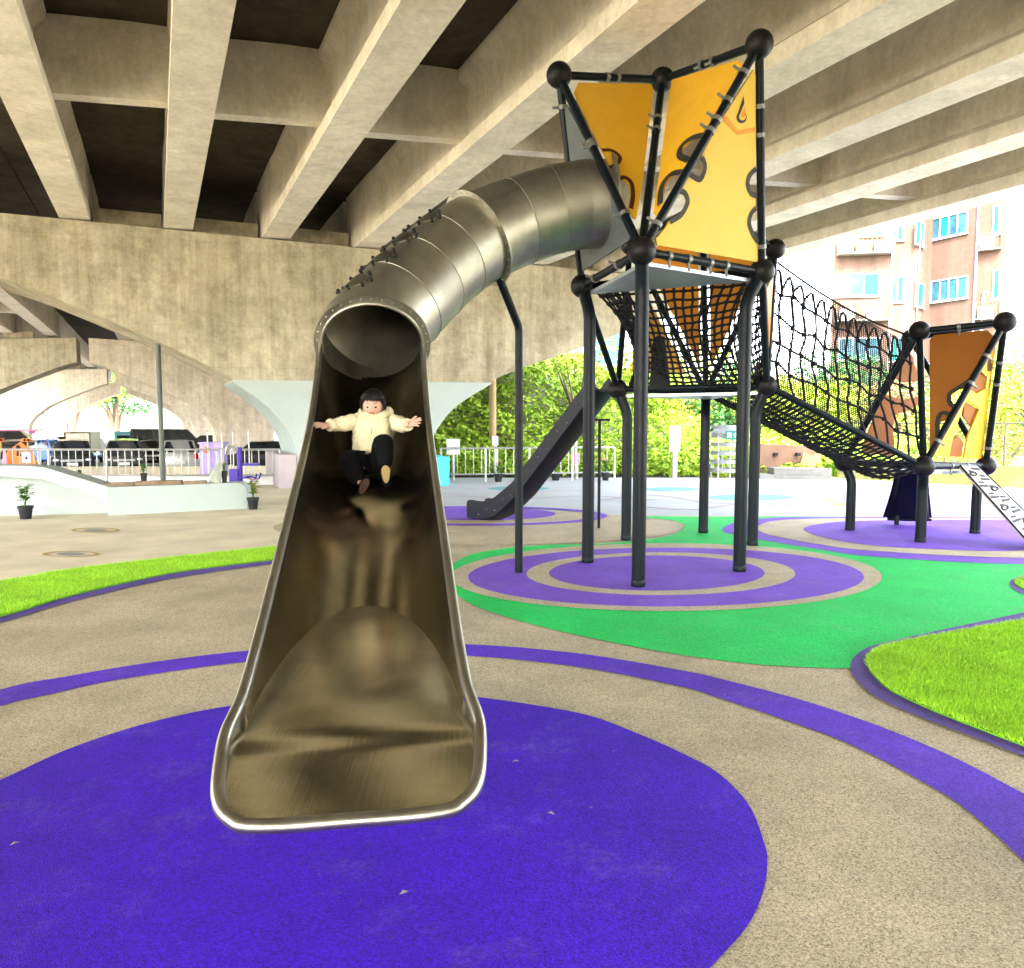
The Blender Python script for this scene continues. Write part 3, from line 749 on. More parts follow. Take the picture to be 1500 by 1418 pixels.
mb = MB(); mb2 = MB()
for i in range(13):
    v = .06 + i * .073; u = .3 if i % 2 else .68
    rx, ry = .17, .022
    if i % 3 == 1:
        ring = [rq(u + rx * math.cos(t), v + ry * math.sin(t)) + nn * .004 for t in [2 * math.pi * k / 16 for k in range(16)]]
        mb.tube(ring, .011, 5, closed=True)
    else:
        a, b_ = rq(u - .2, v), rq(u + .2, v + .02); mb.bar(a + nn * .004, b_ + nn * .004, .034, .006, nn)
    a, b_ = rq(1 - u - .12, v + .03), rq(1 - u + .1, v + .045); mb.bar(a + nn * .004, b_ + nn * .004, .026, .006, nn)
mb.build('pattern', M['black'], rp, 0)
lg_ = rq(.5, .86); MB().tube([V((lg_.x, lg_.y, .012)), lg_ - nn * .05], .035, 10).build('leg', M['post'], rp)
# ================================================================ NET BRIDGE
br = thing('net_bridge', 'sloping black rope net bridge between the tall tower and the low tower', 'net bridge', ((nD.x + m2.x) / 2, (nD.y + m2.y) / 2, 0))
strut(nD, m2, .042, br); strut(nE, m1, .042, br)
topF = [nD.lerp(nG, .86), V(H1)]
gT = nD.lerp(nG, .92); hT = H1 + V((-.1, .05, -.06))
MB().tube([gT.lerp(hT, t) + V((0, 0, -.10 * math.sin(math.pi * t))) for t in [i / 12 for i in range(13)]], .014, 8).build('top_rope', M['rope'], br)
gT2 = nE.lerp(nG, .95); hT2 = H3 + V((-.05, 0, -.05))
def frontwall(u, v):
    a = gT.lerp(hT, u) + V((0, 0, -.10 * math.sin(math.pi * u))); b = nD.lerp(m2, u)
    return a.lerp(b, v) + V((.0, .10 * math.sin(math.pi * v), 0))
mb = MB(); NU, NV_ = 13, 5; J = {}
def fq(i, j):
    if (i, j) not in J: J[i, j] = frontwall(min(1, max(0, i / NU + random.uniform(-.006, .006))), j / NV_ + (random.uniform(-.03, .03) if 0 < j < NV_ else 0))
    return J[i, j]
for j in range(1, NV_): mb.tube(cr([fq(i, j) for i in range(NU + 1)], 3), .0135, 6, False)
for i in range(NU + 1):
    # each hanging rope loops over at the top into its neighbour
    pts = [fq(i, j) + V((.03 * math.sin(2.4 * j + i), 0, 0)) for j in range(NV_, 0, -1)]
    if i < NU: pts += [frontwall((i + .3) / NU, .07), frontwall((i + .62) / NU, .06), frontwall((i + .9) / NU, .15), fq(i + 1, 1)]
    mb.tube(cr(pts, 4), .0145, 6, False)
    for j in range(1, NV_ + 1): mb.ball(fq(i, j), .030, 7, 5)
mb.build('side_net', M['rope'], br)
def backwall(u, v):
    a = gT2.lerp(hT2, u) + V((0, 0, -.06 * math.sin(math.pi * u))); b = nE.lerp(m1, u)
    return a.lerp(b, v)
mb = MB(); n1, n2 = 64, 38
for k in range(-n2, n1):
    for sgn in (0, 1):
        a, b_ = None, None
        t0, t1 = max(0, -k / n2), min(1, (n1 - k) / n2)
        if t1 <= t0: continue
        va, vb = (t0, t1) if not sgn else (1 - t0, 1 - t1)
        mb.tube([backwall((k + t0 * n2) / n1, va), backwall((k + (t0 + t1) / 2 * n2) / n1, (va + vb) / 2), backwall((k + t1 * n2) / n1, vb)], .0062, 3, False)
mb.build('fine_net', M['rope'], br, 0)
def floornet(u, v):
    a = nD.lerp(m2, u); b = nE.lerp(m1, u); e = math.sin(math.pi * v)
    return a.lerp(b, v) + V((0, 0, -.17 * e - .02))
netmesh(floornet, 34, 10, .0145, .012, sub=1, knots=True, kn=1.7).build('floor_net', M['rope'], br)
# ================================================================ STEEL TUBE SLIDE
M['plate_dk'] = steel('dull_steel', (.20, .19, .15), .4)
ts = thing('tube_slide', 'long brushed steel tube slide curving down to a wide open trough over the purple disc', 'slide', V((-.6, 3.0, 0)))
Xc = lambda Z: -.52 - .155 * (Z - 2.42)
RIM = [(7.0, 2.49), (6.72, 2.235), (6.5, 2.025), (6.3, 1.87), (6.1, 1.73), (5.85, 1.59), (5.6, 1.475), (5.3, 1.35), (5.0, 1.238), (4.5, 1.06), (4.1, .91), (3.7, .765), (3.4, .66), (3.2, .592), (3.0, .53), (2.9, .50)]
TR = .425
d0 = V((.153, -.988, -.95)).normalized() * -1
vp = [V((-1.178, 6.72, 2.235)), V((-1.178, 6.72, 2.235)) + d0 * .15, P(586, 446, Y=7.06), P(622, 409, Y=7.32), P(659, 377, Y=7.55), P(700, 350, Y=7.75), P(757, 325, Y=7.95), P(812, 307, Y=8.06), P(855, 300, Y=8.1), P(893, 299, Y=8.12)]
dirs = [(vp[i + 1] - vp[i]).normalized() for i in range(len(vp) - 1)]
d0 = V((.153, -.988, -.95)).normalized() * -1
mit = []
for i in range(len(vp)):
    a = dirs[i - 1] if i else d0; b_ = dirs[i] if i < len(dirs) else dirs[-1]
    mit.append((a + b_).normalized())
def seg_frame(d):
    s = d.cross(V((0, 0, 1))).normalized(); return s, s.cross(d)
NS = 56
def ringpts(i, d, r):
    s, t = seg_frame(d); out = []
    for j in range(NS):
        a = 2 * math.pi * j / NS; p = vp[i] + (s * math.cos(a) + t * math.sin(a)) * r
        p = p + d * ((vp[i] - p).dot(mit[i]) / d.dot(mit[i])); out.append(p)
    return out
for i, d in enumerate(dirs):
    a, b_ = ringpts(i, d, TR), ringpts(i + 1, d, TR)
    mb = MB(); mb.grid([a, [p.lerp(q, .5) for p, q in zip(a, b_)], b_], closed=True)
    sg = mb.build('tube_segment', M['steel'], ts, 60)
    if 1 < i and i != 5: MB().tube(ringpts(i, d, TR + .003), .0035, 6, closed=True).build('weld_seam', M['steel'], sg)
def flange(i, name, R0, R1, th, arc=(0, 1), d=None):
    d = d or mit[i]; s, t = seg_frame(d); mb = MB(); rows = [[], [], [], []]
    n = 72; full = arc == (0, 1)
    for j in range(n if full else n + 1):
        a = 2 * math.pi * (arc[0] + (arc[1] - arc[0]) * j / n); e = s * math.cos(a) + t * math.sin(a)
        for k, (r_, o) in enumerate(((R0, -th), (R1, -th), (R1, th), (R0, th))): rows[k].append(vp[i] + e * r_ + d * o)
    mb.grid(rows + [rows[0]], closed=full)
    if not full:
        for e_ in (0, -1): mb.poly([r_[e_] for r_ in rows])
    nb = 34; bb = mb; bb.cur = 1
    for j in range(nb):
        u = (j + .5) / nb
        a = 2 * math.pi * (arc[0] + (arc[1] - arc[0]) * u); e = s * math.cos(a) + t * math.sin(a)
        bb.ball(vp[i] + e * (R0 * .45 + R1 * .55) - d * (th + .001), .0085, 8, 5)
        bb.ball(vp[i] + e * (R0 * .45 + R1 * .55) + d * (th + .001), .0085, 8, 5)
    return mb.build(name, [M['steel'], M['steel_rim']], ts, 40)
s0, t0_ = seg_frame(mit[0])
flange(0, 'mouth_flange', TR + .003, TR + .062, .012)
flange(5, 'joint_flange', TR - .002, TR + .055, .012)
flange(9, 'entry_flange', TR - .002, TR + .06, .012)
# bolted window plates on the upper left flank of the tube
for k, (i, u) in enumerate(((1, .35), (2, .15), (2, .95), (3, .85))):
    d = dirs[i]; s, t = seg_frame(d)
    c0 = vp[i].lerp(vp[i + 1], u)
    def sp(a, ax, r): return c0 + d * ax + (s * math.cos(a) + t * math.sin(a)) * r
    # outward direction: up and to the camera's left
    w = V((-.50, -.42, .76)); ac = math.atan2(w.dot(t), w.dot(s))
    rows = [[sp(ac, 0, TR + .009)]]; mb = MB(); oval = []
    for j in range(28):
        b_ = 2 * math.pi * j / 28; oval.append((ac + .40 * math.cos(b_), .098 * math.sin(b_)))
    mb.grid([[sp(ac + (a - ac) * q, x * q, TR + h_) for a, x in oval] for q, h_ in ((.02, .012), (.5, .012), (1, .012), (1, -.002))], closed=True)
    bb = mb; bb.cur = 1
    for j in range(9):
        b_ = 2 * math.pi * (j + .3) / 9; a, x = ac + .50 * math.cos(b_), .125 * math.sin(b_)
        bb.tube([sp(a, x, TR - .002), sp(a, x, TR + .022)], .014, 8); bb.ball(sp(a, x, TR + .022), .0165, 8, 6)
    mb.build('window_plate', [M['plate_dk'], M['black']], ts, 30)
# trough: half cylinder hung between the rims
def axis_pt(Z): return V((Xc(Z), Z, interp(Z, RIM)))
zs = [6.77 - (6.77 - 2.98) * i / 70 for i in range(71)]
lat = V((.988, .153, 0)).normalized()
rows = []
for Z in zs:
    p = axis_pt(Z); d = (axis_pt(Z - .12) - axis_pt(Z + .12)).normalized(); dn = lat.cross(d).normalized()
    if dn.z > 0: dn = -dn
    rows.append([p + lat * ((TR - .004) * math.cos(a)) + dn * ((TR - .004) * math.sin(a)) for a in [math.pi * j / 40 for j in range(41)]])
MB().grid(rows).build('trough', M['steel_trough'], ts, 60)
# flat run-out plate
def plz(Z): return interp(Z, [(2.37, .322), (2.5, .346), (2.65, .372), (2.76, .388), (2.795, .395), (2.855, .420), (2.89, .428), (2.92, .433), (3.1, .455), (4.45, .562)])
HW = [(2.385, .27), (2.395, .315), (2.42, .355), (2.46, .392), (2.52, .420), (2.60, .436), (2.70, .451), (2.79, .460), (2.83, .461), (2.87, .456), (2.95, .444), (3.02, .434), (3.1, .428), (3.2, .424), (3.6, .40), (4.0, .28), (4.4, .08)]
zz = [2.385, 2.39, 2.395, 2.405, 2.42, 2.44, 2.46, 2.49, 2.52, 2.56, 2.60, 2.65, 2.7, 2.76, 2.785, 2.80, 2.815, 2.83, 2.845, 2.86, 2.88, 2.90, 2.92, 2.97, 3.02, 3.1, 3.2, 3.35, 3.6, 3.8, 4.0, 4.2, 4.4]
def plp(Z, u):
    c = V((Xc(Z), Z, plz(Z))); return c + lat * (interp(Z, HW) * u)
rows = [[plp(Z, -1 + 2 * j / 24) for j in range(25)] for Z in zz]
MB().grid(rows).build('exit_plate', M['steel_plate'], ts, 60)
# rim pipe: down the right edge, round the lip and back up
def side(sgn):
    out = []
    for Z in [6.74, 6.6, 6.45, 6.2, 5.9, 5.5, 5.0, 4.5, 4.0, 3.6, 3.3]:
        out.append(axis_pt(Z) + lat * sgn * (TR + .004) + V((0, 0, .006)))
    for Z in (3.05, 2.95, 2.87, 2.82, 2.75, 2.65, 2.55, 2.47, 2.42, 2.395):
        lift = interp(Z, [(2.39, .014), (2.8, .03), (2.93, .055), (3.05, .085)])
        out.append(plp(Z, sgn * 1.01) + V((0, 0, lift)))
    return out
l_, r_ = side(-1), side(1)
lip = [plp(2.385, -.75) + V((0, -.004, .014)), plp(2.385, 0) + V((0, -.004, .014)), plp(2.385, .75) + V((0, -.004, .014))]
rimp = cr(l_ + lip + r_[::-1], 5)
MB().tube(rimp, .024, 14).build('rim_pipe', M['steel_rim'], ts, 60)
# side cheeks joining trough rim and plate edge at the flare
for sg_ in (-1, 1):
    A_ = [axis_pt(Z) + lat * sg_ * TR for Z in (3.35, 3.2, 3.05)]
    up = [plp(Z, sg_) + V((0, 0, interp(Z, [(2.44, .016), (2.8, .03), (2.93, .055), (3.05, .085)]))) for Z in (3.05, 2.93, 2.84, 2.7, 2.54)]
    dn_ = [plp(Z, sg_) - V((0, 0, .005)) for Z in (3.05, 2.93, 2.84, 2.7, 2.54)]
    MB().grid([up, dn_]).build('side_cheek', M['steel'], ts, 60)
# mouth arch lip inside the flange, continuing the rim pipe over the top
s, t = seg_frame(mit[0])
arch = [vp[0] - mit[0] * .02 + (s * math.cos(a) + t * math.sin(a)) * (TR - .006) for a in [math.pi * j / 30 for j in range(-2, 33)]]
MB().tube(arch, .014, 10).build('arch_lip', M['steel_rim'], ts)
# support leg under the joint flange, and a foot under the run-out
lb_ = G(760, 840); fl = vp[5]
top_ = P(731, 407, Y=7.78)
kn_ = V((lb_.x, lb_.y, P(763, 480, Y=lb_.y).z))
lg = MB().tube([V((lb_.x, lb_.y, .012)), kn_ - V((0, 0, .12)), kn_ - V((0, 0, .06)), kn_ - V((0, 0, .02)) + (top_ - kn_) * .015, kn_.lerp(top_, .06), kn_.lerp(top_, .14), top_], .041, 14).build('leg', M['post'], ts)
MB().box(top_ + V((0, 0, .02)), (.09, .05, .09)).build('bracket', M['steel'], lg, 0)
fp = V((Xc(3.15), 3.15, 0)); MB().tube([fp + V((0, 0, .012)), fp + V((0, 0, .44))], .05, 14).build('leg', M['post'], ts)
# ================================================================ BLACK SLIDE
bs = thing('black_slide', 'long black plastic slide with low side walls leading away from the tall tower', 'slide', G(712, 757))
e_ = P(684, 744, Y=12.55); topc = nF.lerp(nL, .03) + V((-.12, .32, .05))
e_ = V((G(684, 757).x + .16, 12.65, .02)); 
dd = (V((topc.x, topc.y, 0)) - V((e_.x, e_.y, 0))); Ln = dd.length; dx = dd / Ln; sw = V((-dx.y, dx.x, 0))
prof = [(0, .06), (.12, .05), (.42, .05), (.6, .09), (.75, .18), (1, .35)]
cl = [(0, .03), (.3, .035), (.45, .05), (.58, .085), (.70, .14), (.82, .215), (.95, .31), (1.2, .50), (Ln, topc.z - .1)]
rows_o, rows_i, lo = [], [], []
mbx = MB(); st = [0, .02, .1, .2, .3, .4, .5, .58, .66, .74, .82, .9, 1.0, 1.1, 1.2, 1.35, 1.5, 1.8, 2.3, Ln]
for x in st:
    z = interp(x, cl); sl = (interp(x + .12, cl) - interp(x - .12, cl)) / .24 if 0 < x < Ln else (0 if x == 0 else .7)
    nrm = V((-dx.x * sl, -dx.y * sl, 1)).normalized()
    c = V((e_.x, e_.y, 0)) + dx * x + V((0, 0, z))
    hgt = interp(x, [(0, .22), (.02, .27), (.1, .29), (.5, .27), (1.2, .20), (9, .19)])
    sec = [(-.20, hgt), (-.20, .0), (-.17, -.03 * min(1, x / .7)), (-.12, -.05 * min(1, x / .7)), (.12, -.05 * min(1, x / .7)), (.17, -.03 * min(1, x / .7)), (.20, 0), (.20, hgt), (.175, hgt), (.175, .04), (.13, .0), (-.13, .0), (-.175, .04), (-.175, hgt)]
    rows_o.append([c + sw * a + nrm * b for a, b in sec])
mbx.grid(rows_o, closed=True)
mbx.poly(rows_o[0]); mbx.poly(rows_o[-1]); mbx.cur = 1
for i in range(14):
    x = .3 + i * .19
    for sgn in (-1, 1):
        z = interp(x, cl); c = V((e_.x, e_.y, 0)) + dx * x + sw * sgn * .202 + V((0, 0, z + .07 + .07 * (i % 2)))
        mbx.ball(c, .011, 7, 5)
mbx.build('chute', [M['slideblk'], M['clamp']], bs, 40)
lb2 = G(877, 775); zt_ = P(878, 615, Y=lb2.y).z
lgx = MB().tube([V((lb2.x, lb2.y, .016)), V((lb2.x, lb2.y, zt_))], .022, 10).build('leg', M['post'], bs)
MB().box((lb2.x, lb2.y + .12, zt_), (.3, .34, .03)).build('bracket', M['post'], lgx, 0)
# ================================================================ CHILD ON THE SLIDE
M['skin'] = pm('skin', (.50, .30, .21), .6, var=.06, scale=20)
M['lips'] = pm('lips', (.36, .13, .10), .5)
M['eye'] = pm('eye', (.01, .008, .006), .25)
M['hair'] = pm('black_hair', (.004, .003, .003), .55, var=.4, scale=40, bmp=.4, bscale=120, spec=.15)
M['fleece'] = pm('cream_fleece', (.60, .53, .34), .95, var=.16, scale=26, bmp=1., bscale=110)
M['trouser'] = pm('black_trousers', (.004, .004, .005), .9, var=.3, scale=20, bmp=.3, bscale=90, spec=.1)
M['sole'] = pm('tan_shoe_sole', (.30, .21, .08), .7)
M['solebrown'] = pm('dark_shoe_sole', (.06, .03, .02), .7)
def skin_mesh(name, verts, edges, radii, mat, parent, sub=2, root=0):
    me = bpy.data.meshes.new(name + '_cage'); o0 = wloc(parent)
    me.from_pydata([tuple(V(v) - o0) for v in verts], edges, [])
    ob = bpy.data.objects.new(name + '_cage', me); COL.objects.link(ob)
    md = ob.modifiers.new('skin', 'SKIN'); md.use_smooth_shade = True
    for i, r_ in enumerate(radii): me.skin_vertices[0].data[i].radius = r_ if hasattr(r_, '__len__') else (r_, r_)
    for i in range(len(verts)): me.skin_vertices[0].data[i].use_root = (i == root)
    sb = ob.modifiers.new('sub', 'SUBSURF'); sb.levels = sub; sb.render_levels = sub
    dg = bpy.context.evaluated_depsgraph_get(); dg.update()
    m2 = bpy.data.meshes.new_from_object(ob.evaluated_get(dg))
    bpy.data.objects.remove(ob); bpy.data.meshes.remove(me)
    m2.name = name; m2.materials.clear(); m2.materials.append(mat)
    m2.polygons.foreach_set('use_smooth', [True] * len(m2.polygons))
    out = bpy.data.objects.new(name, m2); COL.objects.link(out); out.parent = parent
    return out
def at(px, py, Y): return P(px, py, Y=Y)
hips = V((-1.065, 5.93, 1.265))
child = thing('person', 'small child in a cream fleece jacket and black trousers sliding down with arms spread', 'person', V((-1.06, 5.9, 1.12)))
chest = V((-1.055, 6.04, 1.46)); neck = V((-1.052, 6.06, 1.605)); head = at(546.5, 591, 6.02)
shL, shR = at(523, 617, 6.03), at(574, 617, 6.03)       # image left / right
elL, elR = at(500, 622, 5.93), at(592, 623, 5.93)
wrL, wrR = at(481, 623, 5.84), at(598, 622, 5.84)
# ---- body: torso, limbs, neck and head as one mesh, hands with five fingers
Bv = [hips, chest, neck, head - V((0, .0, .075)), shL, elL, wrL, shR, elR, wrR]
Be = [(0, 1), (1, 2), (2, 3), (1, 4), (4, 5), (5, 6), (1, 7), (7, 8), (8, 9)]
Br = [.08, .09, .042, .045, .045, .036, .027, .045, .036, .027]
hpL, hpR = hips + V((-.06, -.03, 0)), hips + V((.06, -.03, 0))
knL, knR = at(507, 672, 5.72), at(562.5, 641, 5.72)
anL, anR = at(528, 708, 5.56), at(564, 688, 5.58)
n0 = len(Bv); Bv += [hpL, knL, anL, hpR, knR, anR]
Be += [(0, n0), (n0, n0 + 1), (n0 + 1, n0 + 2), (0, n0 + 3), (n0 + 3, n0 + 4), (n0 + 4, n0 + 5)]
Br += [.045, .04, .03, .045, .04, .03]
body = skin_mesh('body', Bv, Be, Br, M['skin'], child, 1)
# head, ears, face and hands joined into the body mesh
hb = MB()
tilt = Matrix.Rotation(R(16), 3, 'X')                   # chin tucked, looking down the slide
def hp(x, y, z): return head + tilt @ V((x, y, z))
rows = []
for i in range(15):
    ph = math.pi * (i / 14); row = []
    for j in range(24):
        th = 2 * math.pi * j / 24
        x, y, z = math.sin(ph) * math.cos(th), math.sin(ph) * math.sin(th), math.cos(ph)
        wz = .078 * (1 - .16 * max(0, -z) ** 1.5); 
        cheek = .006 * math.exp(-((z + .35) / .3) ** 2) * abs(x)
        yy = y * .088
        if y < 0:
            yy = y * .082
            yy -= .017 * math.exp(-((x) / .13) ** 2 - ((z + .22) / .13) ** 2)          # nose
            yy += .006 * math.exp(-((abs(x) - .36) / .16) ** 2 - ((z + .03) / .1) ** 2)  # eye sockets
            yy -= .005 * math.exp(-(x / .25) ** 2 - ((z + .5) / .1) ** 2)
        row.append(hp(x * wz + (cheek if x > 0 else -cheek), yy, z * .098))
    rows.append(row)
hb.grid(rows, closed=True)
for sx in (-1, 1): hb.ball(hp(sx * .078, .008, -.012), (.012, .02, .026), 8, 6)
hb.cur = 1
hb.tube(cr([hp(-.022, -.0815, -.052), hp(0, -.086, -.049), hp(.022, -.0815, -.052)], 3), [.003, .005, .0055, .006, .0055, .005, .003], 6)
hb.cur = 2
for sx in (-1, 1):
    hb.ball(hp(sx * .030, -.0735, -.010), (.0115, .0062, .0058), 10, 6)
    hb.tube([hp(sx * .014, -.081, .017), hp(sx * .03, -.080, .022), hp(sx * .046, -.073, .017)], [.0012, .002, .001], 5)
hb.cur = 0
def hand(w, out, up, fwd, spread=1.):
    out, up = out.normalized(), up.normalized(); fwd = out.cross(up).normalized()
    # palm
    pc = w + out * .036
    hb.ball(pc, (.036, .030, .0125), 12, 8, Matrix((out, fwd, up)).transposed())
    for k, (o, ln, an, cu) in enumerate(((-.024, .046, -.28, .18), (-.009, .055, -.08, .1), (.008, .052, .10, .12), (.022, .042, .32, .22))):
        b = pc + out * .026 + fwd * o; d = (out * math.cos(an * spread) + fwd * math.sin(an * spread)).normalized()
        m_ = b + d * ln * .5 - up * ln * cu * .15; e = b + d * ln - up * ln * cu
        hb.tube([b - d * .012, b, b.lerp(m_, .6), m_, m_.lerp(e, .6), e], [.0085, .0088, .0080, .0078, .007, .0045], 8)
    b = pc - out * .01 - fwd * .022
    hb.tube([b, b - fwd * .018 + out * .012, b - fwd * .03 + out * .03, b - fwd * .034 + out * .042], [.0105, .0098, .0085, .005], 8)
    hb.tube([w - out * .03, w, w + out * .015], [.027, .024, .022], 10)
hand(wrL, at(466, 622, 5.80) - wrL, V((.15, -.45, .85)), None)
hand(wrR, at(612, 618, 5.80) - wrR, V((-.25, -.75, .55)), None)
# merge into the body mesh
hobj = hb.build('body_add', [M['skin'], M['lips'], M['eye']], child, 60)
bmj = bmesh.new(); bmj.from_mesh(body.data); nb0 = len(bmj.faces)
bmj.from_mesh(hobj.data); me_ = bpy.data.meshes.new('body'); bmj.to_mesh(me_); bmj.free()
for m_ in (M['skin'], M['lips'], M['eye']): me_.materials.append(m_)
old = body.data; body.data = me_; bpy.data.objects.remove(hobj)
# ---- hair: bobbed cap with a fringe and strands
hr = MB(); rows = []
for i in range(12):
    ph = math.pi * .74 * i / 11; row = []
    for j in range(32):
        th = 2 * math.pi * j / 32
        x, y, z = math.sin(ph) * math.cos(th), math.sin(ph) * math.sin(th), math.cos(ph)
        lim = .44 + .05 * math.sin(9 * th) if y < -.25 else (-.30 + .10 * math.sin(11 * th))
        if -.55 < y <= -.25: lim = min(lim, lerp(.44, -.30, 1 - (-(y) - .25) / .3)) if y > -.55 else lim
        k = 1.0
        if z < lim: z = lim; k = math.sqrt(max(0, 1 - z * z)) / max(1e-6, math.hypot(x, y)); k = min(1, k) if False else k
        xx, yy = (x * k, y * k) if k != 1.0 else (x, y)
        w_ = 1 + .03 * math.sin(13 * th + 3 * i)
        row.append(hp(xx * .091 * w_, yy * .101 * w_ + .004, z * .112 + .004))
    rows.append(row)
hr.grid(rows, closed=True)
for j in range(26):
    th = math.pi * (1.12 + .76 * j / 25); x, y = math.cos(th), math.sin(th)
    hr.tube([hp(x * .055, y * .06, .095), hp(x * .088, y * .094, .060), hp(x * .086 + random.uniform(-.004, .004), y * .096, random.uniform(.040, .056) - .02 * abs(x))], [.006, .006, .002], 5)
for j in range(30):
    th = math.pi * (-.12 + 1.24 * j / 29); x, y = math.cos(th), math.sin(th)
    hr.tube([hp(x * .09, y * .1, .04), hp(x * .095, y * .106, -.01), hp(x * .086 + random.uniform(-.008, .008), y * .1, random.uniform(-.062, -.025))], [.008, .0075, .002], 5)
hr.build('hair', M['hair'], child, 60)
# ---- jacket
jv = [V((-1.068, 5.90, 1.30)), V((-1.06, 5.99, 1.44)), V((-1.056, 6.03, 1.53)), neck + V((0, -.01, -.03)), shL, elL, wrL + (wrL - elL).normalized() * -.008, shR, elR, wrR + (wrR - elR).normalized() * -.008]
je = [(0, 1), (1, 2), (2, 3), (2, 4), (4, 5), (5, 6), (2, 7), (7, 8), (8, 9)]
jr = [(.172, .14), (.156, .128), (.125, .105), (.065, .06), .068, .064, .050, .068, .064, .050]
jk = skin_mesh('jacket', jv, je, jr, M['fleece'], child, 3)
for v in jk.data.vertices:
    n = v.normal; c = v.co
    k = .006 * math.sin(c.x * 61 + c.z * 17) * math.sin(c.z * 53 + c.y * 31) + .003 * math.sin(c.x * 150 + c.y * 90) * math.sin(c.z * 140)
    v.co = c + n * k
mb = MB()
for k in range(15):                                   # hood roll round the neck
    a = math.pi * (-.42 + 1.84 * k / 14); 
    mb.ball(neck + V((.098 * math.cos(a), .075 * math.sin(a) + .012, .018 + .028 * math.sin(a) + .012 * math.sin(5 * a))), (.048, .046, .044 + .014 * math.sin(3 * a) ** 2), 10, 7)
mb.build('hood', M['fleece'], child, 70)
z0, z1 = V((-1.048, 5.895, 1.535)), V((-1.056, 5.832, 1.385))
MB().tube([z0, z0.lerp(z1, .35) + V((0, -.006, 0))], .003, 6).build('zip', M['clamp'], child)
for w, e in ((wrL, elL), (wrR, elR)):
    d = (w - e).normalized(); MB().tube([w - d * .022, w - d * .004], [.050, .047], 14).build('cuff', M['fleece'], child)
# ---- trousers and shoes
tv = [hips + V((0, .02, 0)), hips + V((0, .03, .09)), hpL, knL, anL, hpR, knR, anR]
te = [(0, 1), (0, 2), (2, 3), (3, 4), (0, 5), (5, 6), (6, 7)]
trr = [(.125, .11), (.12, .105), .088, .082, .06, .088, .080, .058]
skin_mesh('trousers', tv, te, trr, M['trouser'], child, 2)
for an, toe, heel in ((anL, at(536, 704, 5.46), at(529, 724, 5.49)), (anR, at(565, 684, 5.50), at(566, 710, 5.50))):
    d = (toe - heel).normalized(); side_ = V((1, .1, 0)).normalized(); nrm = side_.cross(d).normalized()
    if nrm.y > 0: nrm = -nrm
    mb = MB(); c = (toe + heel) / 2; Mx = Matrix((side_, d, nrm)).transposed()
    mb.ball(c - nrm * .03 + d * .012, (.036, .068, .040), 14, 9, Mx); mb.ball(c - nrm * .05 - d * .04, (.034, .045, .055), 12, 8, Mx)
    sh = mb.build('shoe', M['trouser'], child, 60)
    out = []
    for j in range(28):
        a = 2 * math.pi * j / 28; y = math.sin(a) * .062; x = math.cos(a) * (.031 + .007 * math.sin(a)) * (1 - .12 * math.exp(-((math.sin(a) + .1) / .3) ** 2))
        out.append(c + side_ * x + d * (y + .012) + nrm * .004)
    so = MB().prism(out, nrm * .012).build('sole', M['sole'] if an is anR else M['solebrown'], sh, 30)
# ================================================================ LEFT: PLANTER, FENCE, CARS
def wall_prism(px, d, mb=None):
    mb = mb or MB(); mb.prism(px, d); return mb
pr = thing('planter_wall', 'long white planter wall with a sloping ramp side on the left of the playground', 'planter', G(180, 756))
a0, a1, a2 = G(-160, 763), G(158, 755), G(362, 745)
def up(p, z): return V((p.x, p.y, z))
back = V((-.10, 1, 0)).normalized()
zr = P(200, 713, Y=a1.y).z
# right straight piece with rounded end
ln = (a2 - a1).normalized(); pts = []
Hh = .47
prof = [a1, a2]
mb = MB()
arcp = [a2 - ln * (.16 - .16 * math.sin(t)) for t in [math.pi / 2 * k / 6 for k in range(7)]]
arcz = [Hh - .16 + .16 * math.cos(math.pi / 2 * k / 6) for k in range(7)]
mb.prism([up(a1, 0), up(a2, 0)] + [up(p, z) for p, z in list(zip(arcp, arcz))[::-1]] + [up(a1, Hh)], back * .42)
mb.build('front_wall', M['white'], pr, 20)
# left ramp: a thick sloping coping overhanging a recessed wall
lnl = (a1 - a0).normalized()
def on(px, py, off=0): 
    nrm = V((-lnl.y, lnl.x, 0)); return onplane(px, py, a0 + nrm * off, nrm)
cop = [on(-160, 680), on(0, 682), on(40, 682.5), on(66, 685), on(158, 713), on(158, 734), on(158, 733.5), on(62, 701.5), on(0, 698), on(-160, 695)]
MB().prism(cop, back * .45).build('ramp_coping', M['white'], pr, 20)
nrm = V((-lnl.y, lnl.x, 0))
REC = .38
rec = [up(a0, 0), up(a1 - lnl * .02, 0), up(a1 - lnl * .02, cop[5].z + .0), up(cop[7], cop[7].z + .02), up(cop[9], cop[9].z + .02)]
MB().prism([p + nrm * REC for p in rec], nrm * .3).build('recessed_wall', M['white'], pr, 0)
# boards on the wall
mb = None
for (x0, x1, y, th, dep), lab in zip(((152, 196, 711, .055, .75), (198, 266, 715, .07, .12), (269, 301, 710.5, .05, .8)), ('short weathered plank lying at the ramp end of the white planter', 'longest weathered plank lying along the front of the white planter', 'short weathered plank lying right of the grey post on the white planter')):
    Yb = a1.y + .05; a, b = P(x0, y, Y=Yb + .12 + (x0 - 158) * .0037), P(x1, y, Y=Yb + .12 + (x1 - 158) * .0037)
    zb = Hh + .005
    a.z = b.z = zb; m_ = MB()
    for k in range(2): m_.bar(up(a, zb + th / 2) + back * .09 * k, up(b, zb + th / 2) + back * .09 * k, .085, th)
    tag(m_.build('wood_plank', M['wood'], None, 0, origin=a), lab, 'plank', 'planks on the planter')
